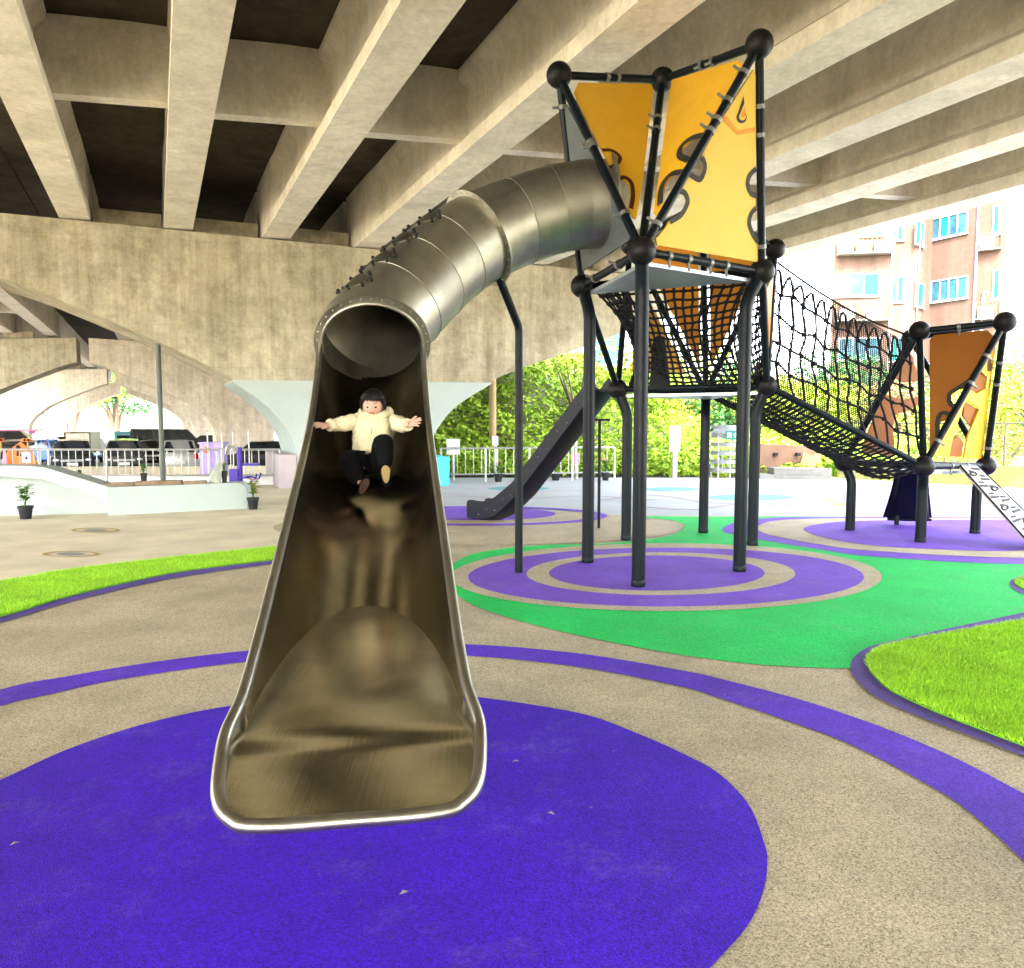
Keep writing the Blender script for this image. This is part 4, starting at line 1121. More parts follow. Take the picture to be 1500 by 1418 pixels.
# ---------------------------------------------------------------- railing
def railing(a, b, label, hgt=.86, bot=.2, n_bay=8, sp=.16, pst=None):
    root = thing('railing', label, 'railing', (a + b) / 2)
    d = (b - a).normalized(); L_ = (b - a).length
    MB().tube([a + V((0, 0, hgt)), b + V((0, 0, hgt))], .026, 8).build('top_rail', M['galv'], root)
    MB().tube([a + V((0, 0, bot)), b + V((0, 0, bot))], .022, 8).build('bottom_rail', M['galv'], root)
    for i in range(n_bay + 1):
        p = a + d * (L_ * i / n_bay); MB().tube([p, p + V((0, 0, hgt))], .028, 8).build('post', M['galv'], root)
    mb = MB(); k = int(L_ / sp)
    for i in range(1, k):
        p = a + d * (L_ * i / k); mb.tube([p + V((0, 0, bot)), p + V((0, 0, hgt))], .011, 5, False)
    mb.build('balusters', M['galv'], root)
    return root
fa, fb = V((-18.2, 19.0, 0)), V((G(409, 712).x, 18.9, 0))
railing(fa, fb, 'grey metal railing between the white planter and the parked cars', .87, .25, 9, .17)
kb = MB().prism([fa + V((0, .25, 0)), fb + V((0, .25, 0)), fb + V((0, .25, .22)), fa + V((0, .25, .22))], V((0, .25, 0))).build('kerb_wall', M['whitegen'], None, 0, origin=(fa + fb) / 2)
tag(kb, 'low white kerb wall running behind the grey railing', 'kerb')
pkb = MB().prism([V((-30, 24.0, -.8)), V((-6.8, 25.5, -.8)), V((-6.8, 25.5, .08)), V((-30, 24.0, .08))], V((0, .25, 0))).build('parking_wall', M['plaza'], None, 0, origin=(-18, 24.5, -.8))
tag(pkb, 'low beige parking wall in front of the parked cars', 'wall')
sheet('lawn_strip', [(G(238, 712).x, 17.4), (G(372, 712).x, 17.4), (G(372, 712).x, 18.8), (G(238, 712).x - .2, 18.8)], .006, M['turfbase'])
lp = G(239, 712); lp.y = 18.0; lp.x = P(239, 712, Y=18.0).x
lps = thing('grey_post', 'tall thin grey post rising from the white planter to the bridge beam', 'post', up(lp, 0))
MB().tube([up(lp, 0), up(lp, 4.4)], .055, 14).build('pole', M['greypaint'], lps)
MB().lathe(up(lp, .0), [(.16, .005), (.16, .04), (.08, .06), (.06, .16)], 16).build('base', M['post'], lps)
# ---------------------------------------------------------------- cars
def paint(name, col, metal=.3, rough=.22):
    m, t, b = nt(name); b.inputs['Base Color'].default_value = c4(col); b.inputs['Metallic'].default_value = metal
    b.inputs['Roughness'].default_value = rough; b.inputs['Coat Weight'].default_value = .6; return m
M['tailred'] = pm('tail_lamp', (.55, .02, .02), .2); M['lampglass'] = pm('lamp_glass', (.7, .72, .74), .12, var=.02)
M['rim'] = pm('alloy', (.45, .45, .46), .3, metal=.8)
PROF = {
 'suv': dict(L=4.5, W=1.82, body=[(-2.2, .35), (2.15, .35), (2.25, .62), (2.2, .88), (1.25, 1.02), (-2.2, 1.04), (-2.25, .6)], cab=[(-2.15, 1.03), (1.2, 1.01), (.45, 1.58), (-1.75, 1.62)], tw=.72),
 'sedan': dict(L=4.5, W=1.78, body=[(-2.2, .3), (2.15, .3), (2.25, .55), (2.2, .76), (1.2, .92), (-1.6, .95), (-2.25, .92), (-2.28, .55)], cab=[(-1.75, .93), (1.25, .91), (.35, 1.42), (-1.05, 1.44)], tw=.68),
 'mpv': dict(L=4.4, W=1.76, body=[(-2.15, .32), (2.1, .32), (2.2, .6), (2.1, .9), (1.3, 1.04), (-2.1, 1.06), (-2.2, .55)], cab=[(-2.08, 1.05), (1.3, 1.03), (.55, 1.6), (-1.85, 1.63)], tw=.74),
 'van': dict(L=5.2, W=1.95, body=[(-2.6, .35), (2.5, .35), (2.6, .6), (2.5, .95), (1.7, 1.15), (-2.55, 1.15), (-2.6, .6)], cab=[(-2.52, 1.14), (1.75, 1.13), (.95, 1.98), (-2.4, 2.02)], tw=.86),
}
def car(kind, mat, label, group='cars parked beyond the railing', rear=False):
    p = PROF[kind]; root = thing('van' if kind == 'van' else 'parked_car', label, 'van' if kind == 'van' else 'car', (0, 0, 0), group)
    W = p['W'] / 2; c = p['body']
    mb = MB(); rows = []
    for y, s_, dz in ((-W, .96, .03), (-W * .96, .99, .0), (-W * .8, 1.0, 0), (0, 1.01, .015), (W * .8, 1., 0), (W * .96, .99, 0), (W, .96, .03)):
        rows.append([V((x * s_, y, (z - .7) * (1 if abs(y) < W * .97 else .9) + .7)) for x, z in c])
    mb.grid(rows); n = len(c)
    mb2 = MB(); full = []
    for r_ in rows: full.append(r_ + [r_[0]])
    mb = MB(); mb.grid(full); mb.poly(rows[0]); mb.poly(rows[-1])
    k = p['cab']; tw = p['tw']
    lo = [(k[0], W * .93), (k[1], W * .93)]; 
    # roof and pillars
    (x0, z0), (x1, z1), (x2, z2), (x3, z3) = k
    rw = [[V((x0, -W * .93, z0)), V((x3, -W * tw, z3)), V((x2, -W * tw, z2)), V((x1, -W * .93, z1))], [V((x0, W * .93, z0)), V((x3, W * tw, z3)), V((x2, W * tw, z2)), V((x1, W * .93, z1))]]
    mid = [V((a.x * 1.0 + (.02 if i in (2, 3) else -.02), 0, a.z + (.03 if i in (1, 2) else 0))) for i, a in enumerate(rw[0])]
    mb.grid([rw[0], mid, rw[1]]); mb.poly(rw[0]); mb.poly(rw[1])
    mb.build('body', mat, root, 30)
    # glass panes, 6 mm proud of the cabin faces
    def pane(a, b, c_, d, nm='window', inset=(.08, .12)):
        ctr = (a + b + c_ + d) / 4; n_ = (b - a).cross(d - a).normalized()
        if n_.dot(ctr - V((0, 0, .9))) < 0: n_ = -n_
        q = [ctr + (v - ctr) * (1 - inset[0]) + n_ * .012 for v in (a, b, c_, d)]
        MB().prism(q, -n_ * .01).build(nm, M['glass'], root, 0)
    pane(rw[0][3], rw[0][2], rw[1][2], rw[1][3], 'windscreen', (.10, .1)); pane(rw[0][0], rw[0][1], rw[1][1], rw[1][0], 'rear_window', (.14, .1))
    for s_ in (0, 1):
        A_, B_, C_, D_ = rw[s_]
        for u0, u1 in ((.04, .36), (.40, .68), (.71, .97)):
            pane(A_.lerp(D_, u0), B_.lerp(C_, u0), B_.lerp(C_, u1), A_.lerp(D_, u1), 'window', (.12, .1))
    fx = max(x for x, z in c); bx = min(x for x, z in c)
    for sy in (-1, 1):
        for wx in (fx - .85, bx + .85):
            wh = MB().tube([V((wx, sy * (W - .2), .33)), V((wx, sy * (W + .012), .33))], .33, 20).build('wheel', M['black'], root, 40)
            MB().tube([V((wx, sy * (W + .005), .33)), V((wx, sy * (W + .022), .33))], .21, 12).build('rim', M['rim'], wh, 40)
        MB().ball((fx - .12, sy * W * .72, .72), (.13, .22, .10), 10, 7).build('headlight', M['lampglass'], root)
        MB().ball((bx + .08, sy * W * .82, .88), (.09, .12, .17), 10, 7).build('tail_light', M['tailred'], root)
        MB().ball((x1 - .25, sy * (W + .06), z1 + .06), (.07, .1, .07), 8, 6).build('mirror', mat, root)
    MB().box((fx + .015, 0, .52), (.03, .46, .15)).build('number_plate', M['whitegen'], root, 0)
    MB().box((bx - .015, 0, .62), (.03, .46, .15)).build('number_plate', M['whitegen'], root, 0)
    MB().box((fx - .01, 0, .70), (.06, W * 1.05, .10)).build('grille', M['rim'], root, 0)
    MB().box((fx - .03, 0, .42), (.12, W * 1.5, .12)).build('bumper', M['black'], root, 0)
    return root
Z0 = -1.05
def park(o, px, Y, deg):
    p = P(px, 640, Y=Y); o.location = (p.x, p.y, Z0); o.rotation_euler = (0, 0, R(deg)); return o
dk = paint('dark_grey_paint', (.045, .05, .055)); bk = paint('black_paint', (.014, .014, .017)); sv = paint('silver_paint', (.55, .56, .55), .6, .3)
bl_ = paint('blue_paint', (.015, .14, .52), .2); gm = paint('gunmetal_paint', (.12, .125, .12), .5)
park(car('suv', dk, 'dark grey estate car, nose to the railing, nearest to the blue car'), 106, 39.0, -62)
park(car('suv', gm, 'gunmetal car with chrome trim parked nose to the railing left of the grey post'), 181, 39.5, -64)
park(car('mpv', sv, 'silver people carrier showing its tail, right of the grey post'), 262, 39.0, 113)
park(car('sedan', bk, 'black car half hidden behind the gunmetal one and the grey post'), 222, 44, -66)
park(car('van', bk, 'long black van parked side on behind the silver people carrier'), 252, 52, 22)
park(car('suv', bk, 'black estate car seen from its side next to the mint white pier'), 383, 38, 197)
park(car('sedan', bl_, 'bright blue car behind the orange barrier'), 84, 46, -16)
park(car('sedan', bk, 'black car standing just behind the blue car'), 92, 54, -25)
park(car('van', bk, 'dark van with a red roof rack at the left edge behind the barrier'), 4, 46, 25)
park(car('suv', bk, 'black car at the far right of the van, above the lilac cabinet'), 306, 52, 195)
def rack(): 
    p = P(24, 630, Y=45.5); m_ = MB()
    m_.box(up(p, p.z), (2.6, .8, .10)); m_.box(up(p, p.z - .12) + V((-.9, 0, 0)), (.08, .6, .2)); m_.box(up(p, p.z - .12) + V((.9, 0, 0)), (.08, .6, .2))
    tag(m_.build('roof_box', M['pink'], None, 0, origin=p), 'reddish ladder rack sitting on the roof of the dark van', 'roof rack')
rack()
tk = thing('box_truck', 'small box truck with a cream ribbed cargo box parked behind the dark grey car', 'truck', (0, 0, 0))
M['cargo'] = pm('cargo_cream', (.50, .48, .36), .6)
MB().box((-.4, 0, 1.75), (3.4, 1.9, 1.9)).build('cargo_box', M['cargo'], tk, 0)
mb = MB()
for i in range(7): mb.box((-2.115, -.78 + .26 * i, 1.75), (.03, .05, 1.7))
mb.build('door_ribs', M['galv'], tk, 0)
mb = MB(); mb.box((-2.12, 0, .83), (.05, 1.96, .08)); mb.box((-2.12, 0, 2.67), (.05, 1.96, .08)); mb.box((-2.12, -.94, 1.75), (.05, .08, 1.8)); mb.box((-2.12, .94, 1.75), (.05, .08, 1.8))
mb.build('door_frame', M['trimbrown'], tk, 0)
MB().prism([V((1.35, -.9, .5)), V((2.7, -.9, .5)), V((2.75, -.9, 1.2)), V((2.3, -.9, 2.05)), V((1.35, -.9, 2.1))], V((0, 1.8, 0))).build('cab', M['whitegen'], tk, 0)
for sy in (-1, 1):
    for wx in (1.9, -1.2): MB().tube([V((wx, sy * .7, .38)), V((wx, sy * .95, .38))], .38, 18).build('wheel', M['black'], tk, 40)
park(tk, 124, 47, 104); tk.scale = (.70, .70, .70)
t2 = thing('truck', 'small pale turquoise truck cab behind the gunmetal car', 'truck', (0, 0, 0))
MB().prism([V((-.8, -.85, .5)), V((.9, -.85, .5)), V((1.0, -.85, 1.2)), V((.75, -.85, 2.1)), V((-.8, -.85, 2.15))], V((0, 1.7, 0))).build('cab', M['teal_p'], t2, 0)
MB().prism([V((.93, -.7, 1.3)), V((.72, -.7, 2.0)), V((.72, .7, 2.0)), V((.93, .7, 1.3))], V((.05, 0, .01))).build('windscreen', M['glass'], t2, 0)
MB().box((-2.4, 0, .9), (3., 1.7, .5)).build('load_bed', M['galv'], t2, 0)
for sy in (-1, 1):
    for wx in (.3, -2.6): MB().tube([V((wx, sy * .65, .36)), V((wx, sy * .88, .36))], .36, 16).build('wheel', M['black'], t2, 40)
park(t2, 182, 60, -60); t2.scale = (.8, .8, .8)
# ---------------------------------------------------------------- works barrier, cone, signs on the railing
wb = thing('works_barrier', 'orange roadworks barrier with a triangular sign and twin amber lamps at the left edge', 'barrier', up(P(25, 690, Y=21), 0))
def bp(px, py, Y=21.2): return P(px, py, Y=Y)
MB().prism([bp(10, 662), bp(30, 647), bp(48, 662), bp(54, 682), bp(2, 682)], V((0, .04, 0))).build('sign_plate', M['signor'], wb, 0)
MB().prism([bp(23, 653, 21.19), bp(28, 651, 21.19), bp(31, 657, 21.19), bp(29, 664, 21.19), bp(32, 668, 21.19), bp(24, 668, 21.19), bp(25, 660, 21.19)], V((0, -.006, 0))).build('digger_figure', M['black'], wb, 0)
fr = MB(); fr.tube(cr([bp(-2, 712, 21.3), bp(0, 655, 21.3), bp(8, 646, 21.3), bp(46, 646, 21.3), bp(54, 655, 21.3), bp(60, 712, 21.3)], 4), .03, 8); fr.build('frame', M['galv'], wb)
for x in (-1, 38.5):
    l_ = MB(); l_.box(bp(x, 644.5, 21.1), (.22, .08, .09)); lam = l_.build('amber_lamp', M['signor'], wb, 0)
    MB().tube([bp(x + 2, 646, 21.12), bp(x + 3, 662, 21.12)], .025, 8).build('lamp_stem', M['yel_p'], lam)
    for s_ in (-2.6, 2.6): MB().ball(bp(x + s_, 644.5, 21.04), .035, 8, 6).build('lens', M['trimbrown'], lam)
cn = thing('traffic_cone', 'pink and white traffic cone beside the orange barrier', 'cone', up(bp(8, 690, 21.0), -.8))
cz = up(bp(8, 690, 21.0), -.8); MB().lathe(cz, [(.2, 0), (.2, .04), (.15, .05), (.03, 1.55), (.02, 1.56)], 14).build('cone_body', M['pink'], cn)
MB().lathe(cz, [(.125, .4), (.095, .75)], 14, False).build('white_band', M['whitegen'], cn)
sg = thing('small_sign', 'small pink square notice with a dark mark tied to the grey railing', 'sign', P(38, 670, Y=18.93))
MB().box(P(38.5, 670, Y=18.93), (.22, .012, .26)).build('board', M['pink'], sg, 0)
MB().ball(P(38.5, 671, Y=18.92), (.03, .006, .035), 10, 6).build('dark_mark', M['black'], sg)
# ---------------------------------------------------------------- lilac cabinet, exercise machine, pointed bag, blocks
cb = thing('cabinet', 'lilac utility cabinet standing behind the railing near the mint white pier', 'cabinet', up(P(314, 697, Y=20.2), 0))
c0 = up(P(314, 697, Y=20.2), 0); MB().box(c0 + V((0, 0, .48)), (.56, .4, .96)).build('case', M['lilac'], cb, 0)
MB().box(c0 + V((0, 0, .99)), (.62, .46, .05)).build('lid', M['lilac'], cb, 0); MB().ball(c0 + V((-.1, -.205, .82)), (.09, .01, .09), 10, 6).build('red_label', M['signor'], cb)
for i, x in enumerate((306, 327, 343, 366)):
    q = up(P(x, 700, Y=19.9), 0); tag(MB().tube([q, q + V((0, 0, 1.28))], .018, 6).ball(q + V((0, 0, 1.3)), .03, 8, 6).build('stake', M['galv'], None, origin=q), 'thin grey stake with a round top behind the railing', 'stake', 'stakes behind the railing')
ex = thing('exercise_machine', 'dark violet exercise machine with looped handles behind the railing', 'exercise machine', up(P(352, 705, Y=18.3), 0))
x0 = up(P(352, 712, Y=18.3), 0); M['violet'] = pm('violet_paint', (.06, .03, .30), .4)
MB().tube([x0 + V((0, 0, .0)), x0 + V((0, 0, .95))], .06, 12).build('column', M['violet'], ex)
MB().box(x0 + V((-.12, 0, .24)), (.2, .2, .4)).build('drum', M['violet'], ex, 0)
MB().box(x0 + V((.28, 0, .55)), (.34, .2, .05)).build('seat', M['violet'], ex, 0)
for s_ in (-1, 1):
    MB().tube(cr([x0 + V((0, .1 * s_, .22)), x0 + V((.2, .15 * s_, .25)), x0 + V((.38, .15 * s_, .2)), x0 + V((.44, .15 * s_, .34))], 4), .02, 8).build('pedal_arm', M['violet'], ex)
    MB().tube(cr([x0 + V((0, .1 * s_, .9)), x0 + V((-.2, .18 * s_, .98)), x0 + V((-.26, .18 * s_, .8))], 4), .02, 8).build('handle', M['galv'], ex)
bg = MB(); b0 = P(317, 711, Y=13.9); b0.z = Hh + .0
rows = []
for z, w, dpt, sh in ((0, .20, .14, -.02), (.11, .21, .16, -.01), (.23, .16, .13, .02), (.34, .09, .09, .05), (.42, .04, .05, .06), (.46, .012, .012, .065)):
    rows.append([b0 + V((sh + w * .5 * math.cos(t), dpt * .5 * math.sin(t), z)) for t in [2 * math.pi * k / 18 for k in range(18)]])
bg.grid(rows, closed=True); bg.poly(rows[0])
tag(bg.build('pointed_stone', pm('grey_green_stone', (.30, .33, .27), .8, var=.4, scale=5), None, 60, origin=b0), 'pointed grey green stone standing upright on the right end of the planter', 'stone')
# ---------------------------------------------------------------- potted plants
M['potblk'] = pm('black_pot', (.012, .012, .014), .5)
def leafmat(name, a, b_):
    m, t, b = nt(name); g = nd(t, 'ShaderNodeNewGeometry')
    t.links.new(ramp(t, g.outputs['Random Per Island'], [(0, a), (1, b_)]), b.inputs['Base Color'])
    b.inputs['Roughness'].default_value = .6; b.inputs['Specular IOR Level'].default_value = .15; return m
M['leaf'] = leafmat('plant_leaf', (.02, .075, .015), (.09, .19, .035)); M['leafy'] = leafmat('variegated_leaf', (.05, .13, .02), (.42, .36, .10))
M['flower'] = leafmat('flower_petal', (.62, .22, .2), (.75, .42, .36)); M['flowerp'] = leafmat('pink_petal', (.7, .12, .25), (.8, .3, .4))
def leaf(mb, base, d, L_, w):
    d = d.normalized(); s_ = d.cross(V((0, 0, 1)))
    s_ = s_.normalized() if s_.length > .05 else V((1, 0, 0)); u = s_.cross(d)
    m_ = base + d * L_ * .5 + u * L_ * .08; t = base + d * L_ - V((0, 0, L_ * .18)); n = len(mb.v)
    mb.v += [tuple(base), tuple(m_ + s_ * w), tuple(m_ - u * w * .25), tuple(m_ - s_ * w), tuple(t)]
    mb.face((n, n + 1, n + 2)); mb.face((n, n + 2, n + 3)); mb.face((n + 1, n + 4, n + 2)); mb.face((n + 2, n + 4, n + 3))
def potplant(p, h, label, flower=None, lm='leaf', pot=True, n=34, seed=0, potr=.10):
    rr = random.Random(seed); root = thing('potted_plant', label, 'plant', p, 'potted plants')
    ph = .21 if pot else .02
    if pot:
        MB().lathe(p, [(potr * .74, 0), (potr * .95, .17), (potr * 1.08, .175), (potr * 1.08, .21), (potr * .95, .21), (potr * .9, .18)], 18).build('pot', M['potblk'], root, 40)
    mb = MB(); st = MB()
    for k in range(6):
        a = rr.uniform(0, 6.28); l_ = h * rr.uniform(.65, 1.); t = p + V((math.cos(a) * h * rr.uniform(.05, .28), math.sin(a) * h * rr.uniform(.05, .28), ph + l_))
        b = p + V((0, 0, ph - .03)); st.tube([b, b.lerp(t, .5) + V((0, 0, .02)), t], .006, 5)
        for q in range(n // 6):
            u = .3 + .7 * (q + rr.random()) / (n // 6); a2 = rr.uniform(0, 6.28)
            leaf(mb, b.lerp(t, u), V((math.cos(a2), math.sin(a2), rr.uniform(-.1, .7))), h * rr.uniform(.28, .44), h * rr.uniform(.11, .18))
    st.build('stems', M['leaf'], root); mb.build('leaves', M[lm], root, 0)
    if flower:
        fm = MB()
        for k in range(9):
            c = p + V((rr.uniform(-.3, .3) * h, rr.uniform(-.3, .3) * h, ph + h * rr.uniform(.8, 1.12)))
            for q in range(5):
                a = q * 1.257 + rr.random(); leaf(fm, c, V((math.cos(a), math.sin(a), .3)), h * .17, h * .055)
        fm.build('flowers', M[flower], root, 0)
potplant(up(G(38, 760), 0), .34, 'black potted plant with dark leaves standing in front of the ramp wall', seed=1, n=42, potr=.11)
pp_ = P(115, 697, Y=13.3); potplant(V((pp_.x, pp_.y, pp_.z - .12)), .22, 'leafy plant peeping over the slope of the white ramp', None, 'leaf', False, 36, 2)
pp_ = P(211, 712, Y=13.42); potplant(V((pp_.x, pp_.y, Hh)), .17, 'black potted plant standing on the planter beside the longest plank', None, 'leaf', True, 36, 3, .055)
potplant(up(G(371, 746), 0), .32, 'flowering potted plant with pink tops by the right end of the white planter', 'flower', 'leafy', True, 46, 4, .10)
pp_ = P(329, 712, Y=14.0); potplant(V((pp_.x, pp_.y, Hh)), .15, 'small plant in a pale pot at the right end of the planter', 'flower', 'leaf', True, 24, 5, .05)
potplant(up(G(730, 706), 0.004), .30, 'red tipped potted plant standing in front of the far railing', 'flower', 'leaf', True, 30, 6, .11)
potplant(up(G(887, 704), 0.004), .38, 'pink flowering potted plant between the tower posts near the hedge', 'flowerp', 'leaf', True, 30, 7, .10)
potplant(up(G(814, 704), 0.004), .16, 'low black potted plant half hidden by the black slide', None, 'leaf', True, 20, 8, .12)
# fallen leaves on the purple disc
for i, (px, py) in enumerate(((800, 1192), (750, 1117), (585, 1312), (14, 1240))):
    p = G(px, py, .012); mb = MB(); leaf(mb, p + V((0, 0, .004)), V((1, .5 * (i - 1), .25)), .035 + .006 * (i == 0), .010)
    lab = ['pale curled leaf lying on the right half of the purple disc', 'brown leaf on the purple disc just right of the slide lip', 'small dry leaf low on the purple disc in front of the slide', 'tiny leaf at the left edge of the purple disc'][i]
    tag(mb.build('fallen_leaf', pm('dry_leaf', (.34, .30, .22), .8), None, 0, origin=p), lab, 'leaf', 'fallen leaves')
# ================================================================ RIGHT BACKGROUND
railing(V((G(646, 707).x, 19.8, 0.004)), V((P(900, 700, Y=20.6).x, 20.6, 0.004)), 'far metal railing in front of the green bank right of the mint white pier', .86, .2, 4, .2)
tb_ = thing('turquoise_bin', 'turquoise bin standing at the foot of the mint white pier', 'bin', G(640, 712))
q = G(640, 712); MB().lathe(up(q, .004), [(.26, 0), (.3, .05), (.3, .62), (.31, .66), (.28, .70), (.05, .74)], 4).build('body', M['teal'], tb_, 0)
MB().lathe(up(q, .004), [(.32, .60), (.32, .64)], 4).build('rim', M['teal'], tb_, 0)
# road signs on poles in front of the bank
def sign(px, pyb, Y, ptop, w, h, label, mat='whitegen', pole='galv', marks=0, zb=0.0, dark=None):
    b = P(px, pyb, Y=Y); b.z = zb; t = P(px, ptop, Y=Y); root = thing('signpost', label, 'sign', b)
    MB().tube([b, V((b.x, b.y, t.z))], .04, 10).build('pole', M[pole], root)
    bd = MB().box(V((t.x, t.y - .06, t.z - h / 2)), (w, .06, h)).build('sign_board', M[mat], root, 0)
    if marks:
        mb = MB()
        for k in range(marks):
            z = t.z - h * (.2 + .6 * k / max(1, marks - 1)) if marks > 1 else t.z - h / 2
            cx = t.x + w * .12
            mb.box((cx, t.y - .095, z), (w * .32, .006, h * .02)); mb.box((cx, t.y - .095, z - h * .05), (w * .22, .006, h * .02)); mb.box((cx - w * .1, t.y - .095, z - h * .03), (w * .05, .006, h * .09)); mb.box((cx + w * .1, t.y - .095, z - h * .03), (w * .05, .006, h * .08))
        mb.build('red_lettering', M[dark or 'signor'], bd, 0)
    return root
sign(664, 706, 20.4, 643, .34, .40, 'small white sign on a grey pole right beside the mint white pier')
sign(725.5, 700, 21.0, 639, .16, .24, 'small grey box sign on a pole in front of the green bank')
sign(843, 703, 21.2, 588, .10, .5, 'tall slim grey sign pole seen between the support leg and the tower', 'galv')
sign(845, 703, 20.9, 664, .14, .26, 'pink notice on a low pole behind the black slide', 'pink')
ib = sign(988, 700, 21.2, 624, .28, .68, 'white information board with small red lettering on a grey post', 'whitegen', 'galv', 3)
for c in ib.children:
    if c.name.startswith('pole'): c.scale = (1.9, 1.9, 1)
tp = P(722, 690, Y=25); tpp = thing('telegraph_pole', 'brown wooden pole standing on the green bank beside the pier', 'pole', up(tp, 0))
MB().tube([up(tp, .3), up(tp, 5.4)], .11, 10).build('shaft', pm('pole_wood', (.42, .30, .16), .8, scale=10), tpp)
# barred cylindrical shelter with a green sign
cs = thing('cylinder_shelter', 'white barred cylindrical shelter with a domed top and a green sign panel', 'shelter', up(P(1063, 700, Y=21.5), 0))
c0 = up(P(1063, 700, Y=21.5), 0); rad = .42
zt_ = P(1063, 632, Y=21.5).z
for z in [.16 + .235 * i for i in range(6)]:
    MB().lathe(c0 + V((0, 0, z)), [(rad, 0), (rad, .10), (rad - .03, .10), (rad - .03, 0)], 24, False).build('hoop', M['barwhite'], cs, 30)
for k in range(8):
    a = k * math.pi / 4; MB().tube([c0 + V((rad * math.cos(a) * .96, rad * math.sin(a) * .96, 0)), c0 + V((rad * math.cos(a) * .96, rad * math.sin(a) * .96, zt_))], .02, 6).build('upright', M['galv'], cs)
MB().lathe(c0 + V((0, 0, zt_ - .1)), [(rad, 0), (rad + .01, .06), (rad * .8, .16), (rad * .4, .24), (.02, .27)], 24).build('dome', M['barwhite'], cs, 40)
M['signgreen'] = pm('green_sign', (.008, .13, .10), .5)
spn = MB(); spn.box(c0 + V((.12, -rad - .06, 1.17)), (.56, .03, .23)); sp_ = spn.build('sign_panel', M['signgreen'], cs, 0)
mb = MB(); zc = c0.z + 1.17; y_ = c0.y - rad - .078
for k, cx in ((0, -.06), (1, .12), (2, .30)):
    x = c0.x + cx
    if k == 1: mb.tube([V((x + .055 * math.cos(t), y_, zc + .055 * math.sin(t))) for t in [2 * math.pi * i / 14 for i in range(14)]], .012, 5, closed=True); mb.ball((x, y_, zc), .02, 8, 6)
    else:
        for dx_ in (-.045, .045): mb.box((x + dx_, y_, zc), (.016, .008, .14))
        for dz in (.06, .0, -.03): mb.box((x, y_, zc + dz), (.09, .008, .016))
mb.build('white_lettering', M['whitegen'], sp_, 0)
# low pinkish wall with two openings and a concrete bench
M['pinkwall'] = pm('pink_rendered_wall', (.13, .078, .05), .85, var=.2, scale=1.5)
pw = thing('low_wall', 'low pinkish rendered wall with two small square openings behind the concrete bench', 'wall', up(P(1158, 700, Y=21.8), 0))
a, b = up(P(1112, 700, Y=21.7), 0), up(P(1202, 700, Y=21.9), 0); zt_ = P(1158, 650, Y=21.8).z
MB().prism([a, b, up(b, zt_ - .08), up(a, zt_)], V((0, .25, 0))).build('wall_slab', M['pinkwall'], pw, 0)
for px in (1136, 1169): MB().box(P(px, 665.5, Y=21.72), (.11, .12, .09)).build('opening', M['black'], pw, 0)
MB().prism([P(1166, 700, Y=21.70), P(1202, 700, Y=21.76), P(1202, 658, Y=21.76), P(1190, 668, Y=21.74), P(1178, 662, Y=21.72)], V((0, -.004, 0))).build('yellow_patch', M['yelwall'], pw, 0)
bn = thing('concrete_bench', 'pale concrete block bench in front of the low pinkish wall', 'bench', up(P(1175, 706, Y=20.8), 0))
a, b = up(P(1134, 706, Y=20.9), .004), up(P(1217, 706, Y=20.5), .004)
M['bench'] = pm('bench_concrete', (.14, .138, .13), .8)
zt_ = P(1175, 686, Y=20.8).z; d = (b - a)
MB().prism([up(a, .004), up(a + d * .2, .004), up(a + d * .2, zt_ - .17), up(a, zt_ - .17)], V((0, .5, 0))).build('leg', M['bench'], bn, 0)
MB().prism([up(a + d * .9, .004), up(b, .004), up(b, zt_ - .17), up(a + d * .9, zt_ - .17)], V((0, .5, 0))).build('leg', M['bench'], bn, 0)
MB().prism([up(a - d * .01, zt_ - .168), up(b + d * .01, zt_ - .168), up(b + d * .01, zt_), up(a - d * .01, zt_)], V((0, .55, 0))).build('seat_slab', M['bench'], bn, 0)
MB().prism([up(a + d * .2, .004), up(a + d * .9, .004), up(a + d * .9, .14), up(a + d * .2, .14)], V((0, .3, 0))).build('rail', M['bench'], bn, 0)
st = MB().prism([up(P(1102, 705, Y=20.9), .004), up(P(1134, 705, Y=20.9), .004), up(P(1134, 705, Y=20.9), .13), up(P(1102, 705, Y=20.9), .13)], V((0, .5, 0)))
tag(st.build('stone_step', M['bench'], None, 0, origin=up(P(1118, 705, Y=20.9), 0)), 'flat pale stone step left of the concrete bench', 'step')
M['rust'] = pm('rusty_wire', (.06, .05, .035), .7)
# mossy retaining wall and chain link fence
M['moss'] = pm('mossy_wall', (.12, .125, .04), .95, var=.45, scale=2.5, bmp=.6, bscale=30)
mw0, mw1 = V((P(1226, 698, Y=21.2).x, 21.2, 0)), V((14.2, 15.6, 0))
mw = MB().prism([mw0, mw1, up(mw1, .62), up(mw0, .36)], V((.35, .45, 0))).build('mossy_wall', M['moss'], None, 0, origin=(mw0 + mw1) / 2)
tag(mw, 'low mossy retaining wall behind the low tower at the right', 'wall')
cf = thing('chain_link_fence', 'chain link fence on top of the mossy wall at the right edge', 'fence', (mw0 + mw1) / 2)
fo = V((.18, .22, 0)); d = mw1 - mw0
def fz(t): return lerp(.36, .62, t)
for i in range(7):
    t = i / 6; p = mw0.lerp(mw1, t) + fo; MB().tube([up(p, fz(t)), up(p, 1.5)], .025, 8).build('post', M['rust'], cf)
MB().tube([up(mw0 + fo, 1.5), up(mw1 + fo, 1.5)], .02, 8).build('top_rail', M['rust'], cf)
mb = MB(); nF_ = 90
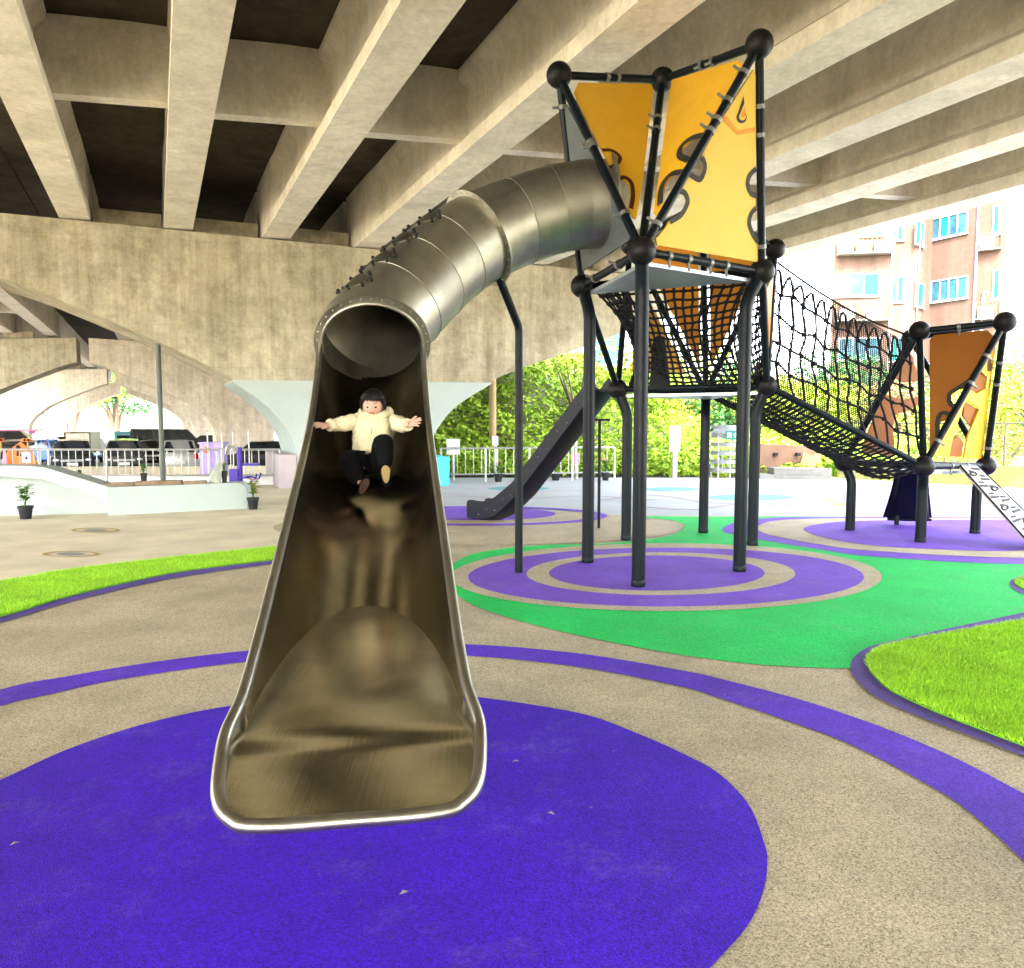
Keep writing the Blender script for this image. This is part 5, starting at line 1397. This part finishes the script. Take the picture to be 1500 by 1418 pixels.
for i in range(-14, nF_):
    for sgn in (0, 1):
        t0, t1 = i / nF_, (i + 14) / nF_
        t0c, t1c = max(0, t0), min(1, t1); k0, k1 = (t0c - t0) / (t1 - t0), (t1c - t0) / (t1 - t0)
        z = lambda k, t: lerp(fz(t), 1.5, k if not sgn else 1 - k)
        a_, b_ = mw0.lerp(mw1, t0c) + fo, mw0.lerp(mw1, t1c) + fo
        mb.tube([up(a_, z(k0, t0c)), up(b_, z(k1, t1c))], .004, 3, False)
mb.build('wire_mesh', M['rust'], cf, 0)
# ---------------------------------------------------------------- apartment block
M['brick'] = None
def tile_mat(name, col, mort, sc=(1, 1, 1), stain=.3):
    m, t, b = nt(name); tc = nd(t, 'ShaderNodeTexCoord').outputs['UV']
    br_ = nd(t, 'ShaderNodeTexBrick', Scale=1.0); t.links.new(tc, br_.inputs['Vector'])
    br_.inputs['Color1'].default_value = c4(col); br_.inputs['Color2'].default_value = c4([c * .88 for c in col]); br_.inputs['Mortar'].default_value = c4(mort)
    br_.inputs['Mortar Size'].default_value = .012; br_.inputs['Brick Width'].default_value = .32; br_.inputs['Row Height'].default_value = .12
    st_ = noise(t, nd(t, 'ShaderNodeTexCoord').outputs['Object'], 1.6, 5, .6, (1, 1, .12))
    t.links.new(mix(t, br_.outputs['Color'], ramp(t, st_, [(.3, (1 - stain, 1 - stain, 1 - stain)), (.6, (1, 1, 1))]), 1, 'MULTIPLY'), b.inputs['Base Color'])
    b.inputs['Roughness'].default_value = .8; b.inputs['Specular IOR Level'].default_value = .08; return m
M['tile'] = tile_mat('pink_facade_tile', (.118, .073, .054), (.09, .06, .046))
M['greenglass'] = pm('green_glass', (.008, .15, .115), .3, var=.3, scale=1.2, spec=.12); M['blueglass'] = pm('blue_glass', (.025, .075, .10), .3, var=.45, scale=1.5, spec=.12)
M['frame'] = pm('window_frame', (.27, .28, .28), .5); M['acw'] = pm('ac_case', (.35, .35, .33), .6)
M['cage'] = pm('painted_cage', (.17, .15, .07), .6)
ap = thing('apartment_building', 'pink tiled apartment block with turquoise windows and caged balconies at the right', 'building', (21, 44, 0))
FAC = []
def fpt(px, Y): p = P(px, 500, Y=Y); return V((p.x, p.y, 0))
corners = [fpt(1217, 54), fpt(1217, 43.4), fpt(1339, 42.6), fpt(1360, 44.2), fpt(1424, 42), fpt(1426, 43.2), fpt(1466, 42.5), fpt(1466, 47)]
ZT = 17.
mb = MB(); uvs = []
for a, b in zip(corners[:-1], corners[1:]):
    L_ = (b - a).length; mb.poly([up(a, 0), up(b, 0), up(b, ZT), up(a, ZT)]); uvs += [(0, 0), (L_, 0), (L_, ZT), (0, ZT)]
mb.poly([up(c, ZT) for c in corners]); uvs += [(0, 0)] * len(corners)
wl_ = mb.build('wall', M['tile'], ap, 0, fix=False)
uvl = wl_.data.uv_layers.new(name='UVMap'); uvl.data.foreach_set('uv', [c for u in uvs for c in u])
def fplane(k): a, b = corners[k], corners[k + 1]; d = (b - a).normalized(); n = V((d.y, -d.x, 0)); return a, (n if n.y < 0 else -n)
def win(k, x0, x1, y00, y01, y10, y11, panes, glass):
    """rectangle on facade k: left edge x0 from y00 (top) to y01, right edge x1 from y10 to y11"""
    o, n = fplane(k)
    A_, B_ = onplane(x0, y00, o, n), onplane(x0, y01, o, n); C_, D_ = onplane(x1, y10, o, n), onplane(x1, y11, o, n)
    zt_, zb = (A_.z + C_.z) / 2, (B_.z + D_.z) / 2
    d = V((C_.x - A_.x, C_.y - A_.y, 0)); L_ = d.length; d.normalize(); a = V((A_.x, A_.y, 0))
    f = MB(); t = .07
    def q(u, z, off=.0): return a + d * u + V((0, 0, z)) + n * off
    def fr_(u0, u1, z0, z1): f.prism([q(u0, z0, .002), q(u1, z0, .002), q(u1, z1, .002), q(u0, z1, .002)], n * .07)
    fr_(0, t, zb, zt_); fr_(L_ - t, L_, zb, zt_); fr_(t, L_ - t, zb, zb + t); fr_(t, L_ - t, zt_ - t, zt_)
    cuts = [t + (L_ - 2 * t) * i / len(panes) for i in range(len(panes) + 1)]
    for c in cuts[1:-1]: fr_(c - .025, c + .025, zb + t, zt_ - t)
    w = f.build('window', M['frame'], ap, 0)
    for i, g in enumerate(panes):
        MB().prism([q(cuts[i], zb + t, .004), q(cuts[i + 1], zb + t, .004), q(cuts[i + 1], zt_ - t, .004), q(cuts[i], zt_ - t, .004)], n * .02).build('pane', M[glass if g == 'g' else 'blueglass' if g == 'b' else 'frame'], w, 0)
    MB().prism([q(-.06, zb - .06, .003), q(L_ + .06, zb - .06, .003), q(L_ + .06, zb - .005, .003), q(-.06, zb - .005, .003)], n * .12).build('sill', M['frame'], w, 0)
G_ = 'greenglass'
for dy in (0, 90):
    win(1, 1305, 1325, 405 - dy, 443 - dy, 404 - dy, 443 - dy, 'bg', G_)
    win(2, 1341, 1353, 414 - dy, 451 - dy, 415 - dy, 450 - dy, 'g', G_)
    win(3, 1364, 1419, 413 - dy * 1.02, 444 - dy * 1.02, 402 - dy * 1.05, 436 - dy * 1.05, 'bgbb', 'greenglass' if dy else 'blueglass')
    win(5, 1455, 1466, 395 - dy * 1.05, 438 - dy * 1.05, 395 - dy * 1.05, 438 - dy * 1.05, 'g', G_)
win(1, 1222, 1289, 400, 435, 401, 434, 'xbg', G_); win(1, 1262, 1294, 318, 346, 318, 346, 'gg', G_)
win(1, 1228, 1290, 494, 528, 495, 528, 'bbb', G_); win(1, 1304, 1326, 494, 530, 494, 530, 'gb', G_); win(3, 1366, 1418, 500, 530, 498, 530, 'bgb', G_)
def cage(k, x0, x1, y0, y1, nac, dep=.75):
    o, n = fplane(k); A_, C_ = onplane(x0, y0, o, n), onplane(x1, y0, o, n); zb = onplane((x0 + x1) / 2, y1, o, n).z; zt_ = onplane((x0 + x1) / 2, y0, o, n).z
    a = V((A_.x, A_.y, 0)); d = V((C_.x - A_.x, C_.y - A_.y, 0)); L_ = d.length; d.normalize(); mb = MB()
    q = lambda u, off, z: a + d * u + n * off + V((0, 0, z))
    for z in (zb, zt_): 
        mb.tube([q(0, .02, z), q(0, dep, z), q(L_, dep, z), q(L_, .02, z)], .022, 5)
    k_ = max(6, int(L_ / .22))
    for i in range(k_ + 1): mb.tube([q(L_ * i / k_, dep, zb), q(L_ * i / k_, dep, zt_)], .012, 4)
    for i in range(1, 5): mb.tube([q(0, dep * i / 5, zb), q(0, dep * i / 5, zt_)], .012, 4); mb.tube([q(L_, dep * i / 5, zb), q(L_, dep * i / 5, zt_)], .012, 4)
    cg = mb.build('balcony_cage', M['cage'], ap, 0)
    MB().prism([q(0, .02, zb - .05), q(L_, .02, zb - .05), q(L_, dep, zb - .05), q(0, dep, zb - .05)], V((0, 0, .03))).build('floor_tray', M['galv'], cg, 0)
    for i in range(nac):
        u = L_ * (i + .5) / nac - .1; M3 = Matrix((d, n, V((0, 0, 1)))).transposed()
        ac = MB().box(q(u, .35, zb + .33), (.72, .3, .56), M3).build('ac_unit', M['acw'], cg, 0)
        MB().tube([q(u - .1, .49, zb + .33), q(u - .1, .512, zb + .33)], .2, 14).build('fan_grille', M['galv'], ac, 30)
cage(1, 1226, 1306, 352, 373, 3); cage(1, 1222, 1302, 444, 470, 2); cage(5, 1434, 1468, 344, 366, 1, .5); cage(4, 1424.5, 1425.5, 440, 466, 0, .1) if False else None
cage(5, 1430, 1466, 444, 467, 1, .5)
o, n = fplane(3)
for px in (1420.5,):
    a = onplane(px, 600, o, n) + n * .06; MB().tube([up(a, .5), up(a, ZT)], .05, 8).build('drain_pipe', M['lilac'], ap)
o, n = fplane(1)
for px in (1297, 1337): a = onplane(px, 600, o, n) + n * .05; MB().tube([up(a, .5), up(a, ZT)], .035, 8).build('drain_pipe', M['frame'], ap)
a = onplane(1435, 500, *fplane(5)); MB().tube(cr([a + V((0, -.1, -2)), a + V((0, -.1, 2.2)), a + V((.15, -.12, 2.6)), a + V((.3, -.1, 2.5))], 4), .06, 8).build('vent_pipe', M['frame'], ap)
# white building at the far right, turquoise roofed house and a pink house among the trees
wb_ = thing('white_building', 'plain white building wall at the right edge beside the apartment block', 'building', (31, 50, 0))
a = fpt(1467, 50); b = fpt(1640, 48)
MB().prism([up(a, 4.6), up(b, 4.6), up(b, 18), up(a, 18)], V((5.6, 8, 0))).build('wall', pm('white_render', (.82, .82, .80), .7, var=.04, scale=.5), wb_, 0)
MB().prism([up(a, 4.05) + V((.05, -.6, 0)), up(b, 4.05) + V((0, -.6, 0)), up(b, 4.55) + V((0, -.2, 0)), up(a, 4.55) + V((.05, -.2, 0))], V((3, 8, 0))).build('canopy', M['pinkwall'], wb_, 0)
MB().prism([up(a, 0) + V((.1, .2, 0)), up(b, 0) + V((0, .2, 0)), up(b, 4.02) + V((0, .2, 0)), up(a, 4.02) + V((.1, .2, 0))], V((3, 7, 0))).build('ground_floor', M['tile'], wb_, 0)
hs = thing('house', 'far pinkish house half hidden above the bushes behind the tall tower', 'house', up(P(985, 600, Y=60), 0))
a = P(950, 600, Y=60); MB().box((a.x, 62, 2.2), (5.2, 4, 4.6)).build('wall', M['pinkwall'], hs, 0)
MB().prism([V((a.x - 2.9, 59.7, 4.5)), V((a.x + 2.9, 59.7, 4.5)), V((a.x + 2.2, 61.9, 5.6)), V((a.x - 2.2, 61.9, 5.6))], V((0, .2, -.1))).build('roof', M['brownor'], hs, 0)
bb_ = thing('glass_tower', 'distant bluish building seen left of the tall tower behind the hill', 'building', up(P(885, 540, Y=90), 0))
a = P(884, 540, Y=90); MB().box((a.x, 92, 6), (3.6, 4, 14)).build('wall', M['blueglass'], bb_, 0)
mb = MB()
for i in range(6): mb.box((a.x, 89.97, 2 + i * 1.9), (3.64, .08, .25))
mb.build('floor_bands', M['frame'], bb_, 0)
# ---------------------------------------------------------------- vegetation
M['fol'] = leafmat('hedge_leaf', (.13, .26, .014), (.40, .54, .06)); M['fol2'] = leafmat('bush_leaf', (.12, .18, .012), (.38, .42, .06)); M['fol3'] = leafmat('tree_leaf', (.02, .09, .03), (.09, .20, .06))
M['folr'] = leafmat('reddish_leaf', (.10, .07, .03), (.28, .18, .08)); M['bark'] = pm('bark', (.14, .10, .07), .9, var=.3, scale=14)
def leaves(name, C, size, mat, parent=None, kind=None, flat_=.5):
    """C: (n,3) leaf centres -> one mesh of small bent leaves"""
    n = len(C); s = size * rng.uniform(.6, 1.3, n)
    a = rng.normal(size=(n, 3)); a[:, 2] *= flat_; a /= np.linalg.norm(a, axis=1)[:, None] + 1e-9
    b = rng.normal(size=(n, 3)); b -= a * (a * b).sum(1)[:, None]; b /= np.linalg.norm(b, axis=1)[:, None] + 1e-9
    v = np.zeros((n, 4, 3)); v[:, 0] = C - a * s[:, None]; v[:, 1] = C + b * s[:, None] * .45; v[:, 2] = C + a * s[:, None]; v[:, 3] = C - b * s[:, None] * .45
    me = bpy.data.meshes.new(name); o0 = np.array(wloc(parent)) if parent is not None else np.zeros(3)
    me.vertices.add(n * 4); me.vertices.foreach_set('co', (v - o0).reshape(-1))
    me.loops.add(n * 4); me.loops.foreach_set('vertex_index', np.arange(n * 4, dtype=np.int32))
    me.polygons.add(n); me.polygons.foreach_set('loop_start', np.arange(0, n * 4, 4, dtype=np.int32))
    me.update(calc_edges=True); me.validate(); me.materials.append(M[mat])
    o = bpy.data.objects.new(name, me); COL.objects.link(o); o.parent = parent
    if kind: o['kind'] = kind
    return o
# bank: a slope carpeted with vines
def bank_z(x, y):
    t = np.clip((y - 22.2) / 9, 0, 1); t2 = np.clip((y - 33) / 14, 0, 1)
    wx = 1 - .72 * np.clip((x - 3.0) / 4, 0, 1)
    return (.1 + 3.5 * t * t * (3 - 2 * t) + 2.2 * t2) * wx + .35 * np.sin(x * 1.1 + y * .5) * t + .25 * np.sin(x * 2.3 - y * .9) * t
rows = []
for j in range(40):
    y = 21.7 + j * .8; rows.append([V((x, y, float(bank_z(np.array(x), np.array(y))) - .12)) for x in [-4.6 + i * .5 for i in range(68)]])
tag(MB().grid(rows).build('bank', M['earth'], None, 60), kind='structure')
n = 70000; X = rng.uniform(-4.6, 14, n); Y = 21.7 + 17 * rng.random(n) ** 1.5
cl = np.sin(X * 2.1 + 1.3 * np.sin(Y * 1.7)) * np.sin(Y * 1.9 + X * .8) + .6 * np.sin(X * 5.3 + Y * 3.1)
Z = bank_z(X, Y) + rng.random(n) * (.28 + .22 * cl.clip(-1, 1.5))
leaves('vine_cover', np.c_[X, Y, Z], .10, 'fol', None, 'stuff')
def bush(px, pyb, Y, w, h, mat, label, n=2600, size=.09, name='bush', group='bushes behind the playground', cat='bush', trunk=False, zb=0., seed=0):
    r2 = np.random.default_rng(seed); b = P(px, pyb, Y=Y); b.z = zb; root = thing(name, label, cat, b, group)
    k = 9; cc = np.c_[r2.uniform(-.5, .5, k) * w, r2.uniform(-.4, .4, k) * w, (.35 + .6 * r2.random(k)) * h]; rr_ = (.22 + .2 * r2.random(k)) * min(w, h)
    if trunk: cc[:, 2] = (.5 + .45 * r2.random(k)) * h
    i = r2.integers(0, k, n); d = r2.normal(size=(n, 3)); d /= np.linalg.norm(d, axis=1)[:, None]
    C = cc[i] + d * (rr_[i] * (.55 + .5 * r2.random(n) ** .6))[:, None]
    C[:, 2] = np.maximum(C[:, 2], .05)
    leaves('foliage' if not trunk else 'crown', C + np.array(b), size, mat, root)
    mb = MB()
    for q in range(k):
        t = V(cc[q]); mb.tube([b + V((t.x * .06, t.y * .06, 0)), b + V((t.x * .3, t.y * .3, t.z * .45)), b + t], [.05 * h / 2 * (1.6 if trunk else .5), .03 * h / 2, .008], 6)
    mb.build('trunk' if trunk else 'stems', M['bark'], root)
    return root
bush(955, 640, 30, 3.4, 3.4, 'fol2', 'yellow green bush on the bank left of the information board', 3600, .10, zb=.6, seed=1)
bush(1010, 640, 33, 3.6, 3.6, 'fol', 'broad mid green bush behind the information board', 4000, .10, zb=.4, seed=2)
bush(1080, 650, 31, 3.6, 3.2, 'fol3', 'bluish green bush rising behind the barred shelter', 4000, .10, seed=3)
bush(1150, 660, 30, 3.8, 2.9, 'fol', 'wide green bush behind the low pinkish wall', 4200, .10, seed=4)
bush(1215, 660, 29, 3.6, 2.9, 'fol2', 'yellow green bush seen through the sloping rope net', 4200, .10, seed=5)
bush(1310, 660, 31, 3.8, 3.0, 'folr', 'reddish bush behind the low tower seen through the net', 3600, .10, seed=6)
bush(1390, 660, 29, 3.6, 2.8, 'fol', 'green bush directly behind the brown board of the low tower', 3800, .10, seed=7)
bush(1465, 650, 24, 3.2, 2.6, 'fol2', 'bright bush behind the chain link fence at the right edge', 4200, .085, seed=8)
bush(1540, 640, 24, 3.4, 3.6, 'fol', 'tall bush cut by the right edge of the photo behind the fence', 3600, .09, seed=9)
bush(1275, 640, 36, 4.4, 4.0, 'fol3', 'green tree in front of the apartment block behind the rope net', 6000, .12, 'tree', 'trees', 'tree', True, seed=10)
bush(1130, 640, 38, 4.6, 3.2, 'folr', 'reddish leaved tree left of the apartment block', 5000, .12, 'tree', 'trees', 'tree', True, seed=11)
bush(1495, 640, 30, 3.4, 3.6, 'fol3', 'dark green tree under the white building at the right edge', 5000, .11, 'tree', 'trees', 'tree', True, seed=12)
bush(846, 640, 27, 1.8, 3.0, 'fol2', 'thin straw coloured shrub on the bank above the black slide', 900, .07, zb=.9, seed=13)
bush(930, 640, 28, 2.2, 3.0, 'fol', 'loose green shrub on the bank behind the tower posts', 2000, .09, zb=.8, seed=14)
# greenery glimpsed through the far arches on the left
bush(-30, 640, 75, 9, 9, 'fol2', 'green tree beyond the leftmost arch', 5000, .25, 'tree', 'trees', 'tree', True, -1.1, 15)
bush(98, 640, 120, 14, 13, 'fol2', 'green trees beyond the second arch above the box truck', 6000, .4, 'tree', 'trees', 'tree', True, -1.1, 16)
bush(170, 640, 170, 14, 16, 'fol3', 'pale green trees beyond the third arch', 5000, .5, 'tree', 'trees', 'tree', True, -1.1, 17)
# backdrop hills far away so the horizon is never bare
hl = MB(); rows = []
for j in range(3):
    rows.append([V((x * 12., 260 + j * 60, -1 + (0 if j == 0 else (8 + 7 * math.sin(x * .31) + 4 * math.sin(x * .9)) * (1 if j == 1 else 1.4)))) for x in range(-45, 46)])
tag(hl.grid(rows).build('hills', pm('hill_green', (.10, .16, .08), .95, var=.3, scale=.05), None, 60), kind='structure')
# ================================================================ LIGHT, SKY, CAMERA
w = bpy.data.worlds.new('World'); scn.world = w; w.use_nodes = True
t = w.node_tree; bgn = t.nodes['Background']
sky = t.nodes.new('ShaderNodeTexSky'); sky.sky_type = 'NISHITA'; sky.sun_disc = False
SUN_EL, SUN_AZ = R(46), R(184)          # azimuth measured clockwise from +Y: behind the camera, to the right
sky.sun_elevation = SUN_EL; sky.sun_rotation = SUN_AZ; sky.air_density = 1.; sky.dust_density = 3.; sky.ozone_density = 1.
hs = t.nodes.new('ShaderNodeHueSaturation'); hs.inputs['Saturation'].default_value = .45   # thin overcast
t.links.new(sky.outputs['Color'], hs.inputs['Color']); t.links.new(hs.outputs['Color'], bgn.inputs['Color']); bgn.inputs['Strength'].default_value = .15
sd = V((math.sin(SUN_AZ) * math.cos(SUN_EL), math.cos(SUN_AZ) * math.cos(SUN_EL), math.sin(SUN_EL)))
sl = bpy.data.lights.new('sun', 'SUN'); sl.energy = .7; sl.angle = R(11.0); sl.color = (1, .95, .86)
so = bpy.data.objects.new('sun', sl); COL.objects.link(so); so.rotation_euler = (-sd).to_track_quat('-Z', 'Y').to_euler()
cam = bpy.data.cameras.new('camera'); cam.sensor_fit = 'HORIZONTAL'; cam.sensor_width = 36; cam.lens = 36 * FPX / 1500
cam.clip_end = 4000; cam.clip_start = .05
co = bpy.data.objects.new('camera', cam); COL.objects.link(co); co.location = EYE; co.rotation_euler = (R(90) - PITCH, 0, 0)
scn.camera = co
scn.view_settings.view_transform = 'Standard'; scn.view_settings.look = 'None'; scn.view_settings.gamma = 1.0
scn.view_settings.exposure = 4.6
scn.render.engine = 'CYCLES'
cy = scn.cycles
cy.use_denoising = True; cy.denoiser = 'OPENIMAGEDENOISE'
cy.max_bounces = 10; cy.diffuse_bounces = 7; cy.glossy_bounces = 4; cy.sample_clamp_indirect = 12
cy.use_adaptive_sampling = True; cy.adaptive_threshold = .015
cy.caustics_reflective = False; cy.caustics_refractive = False
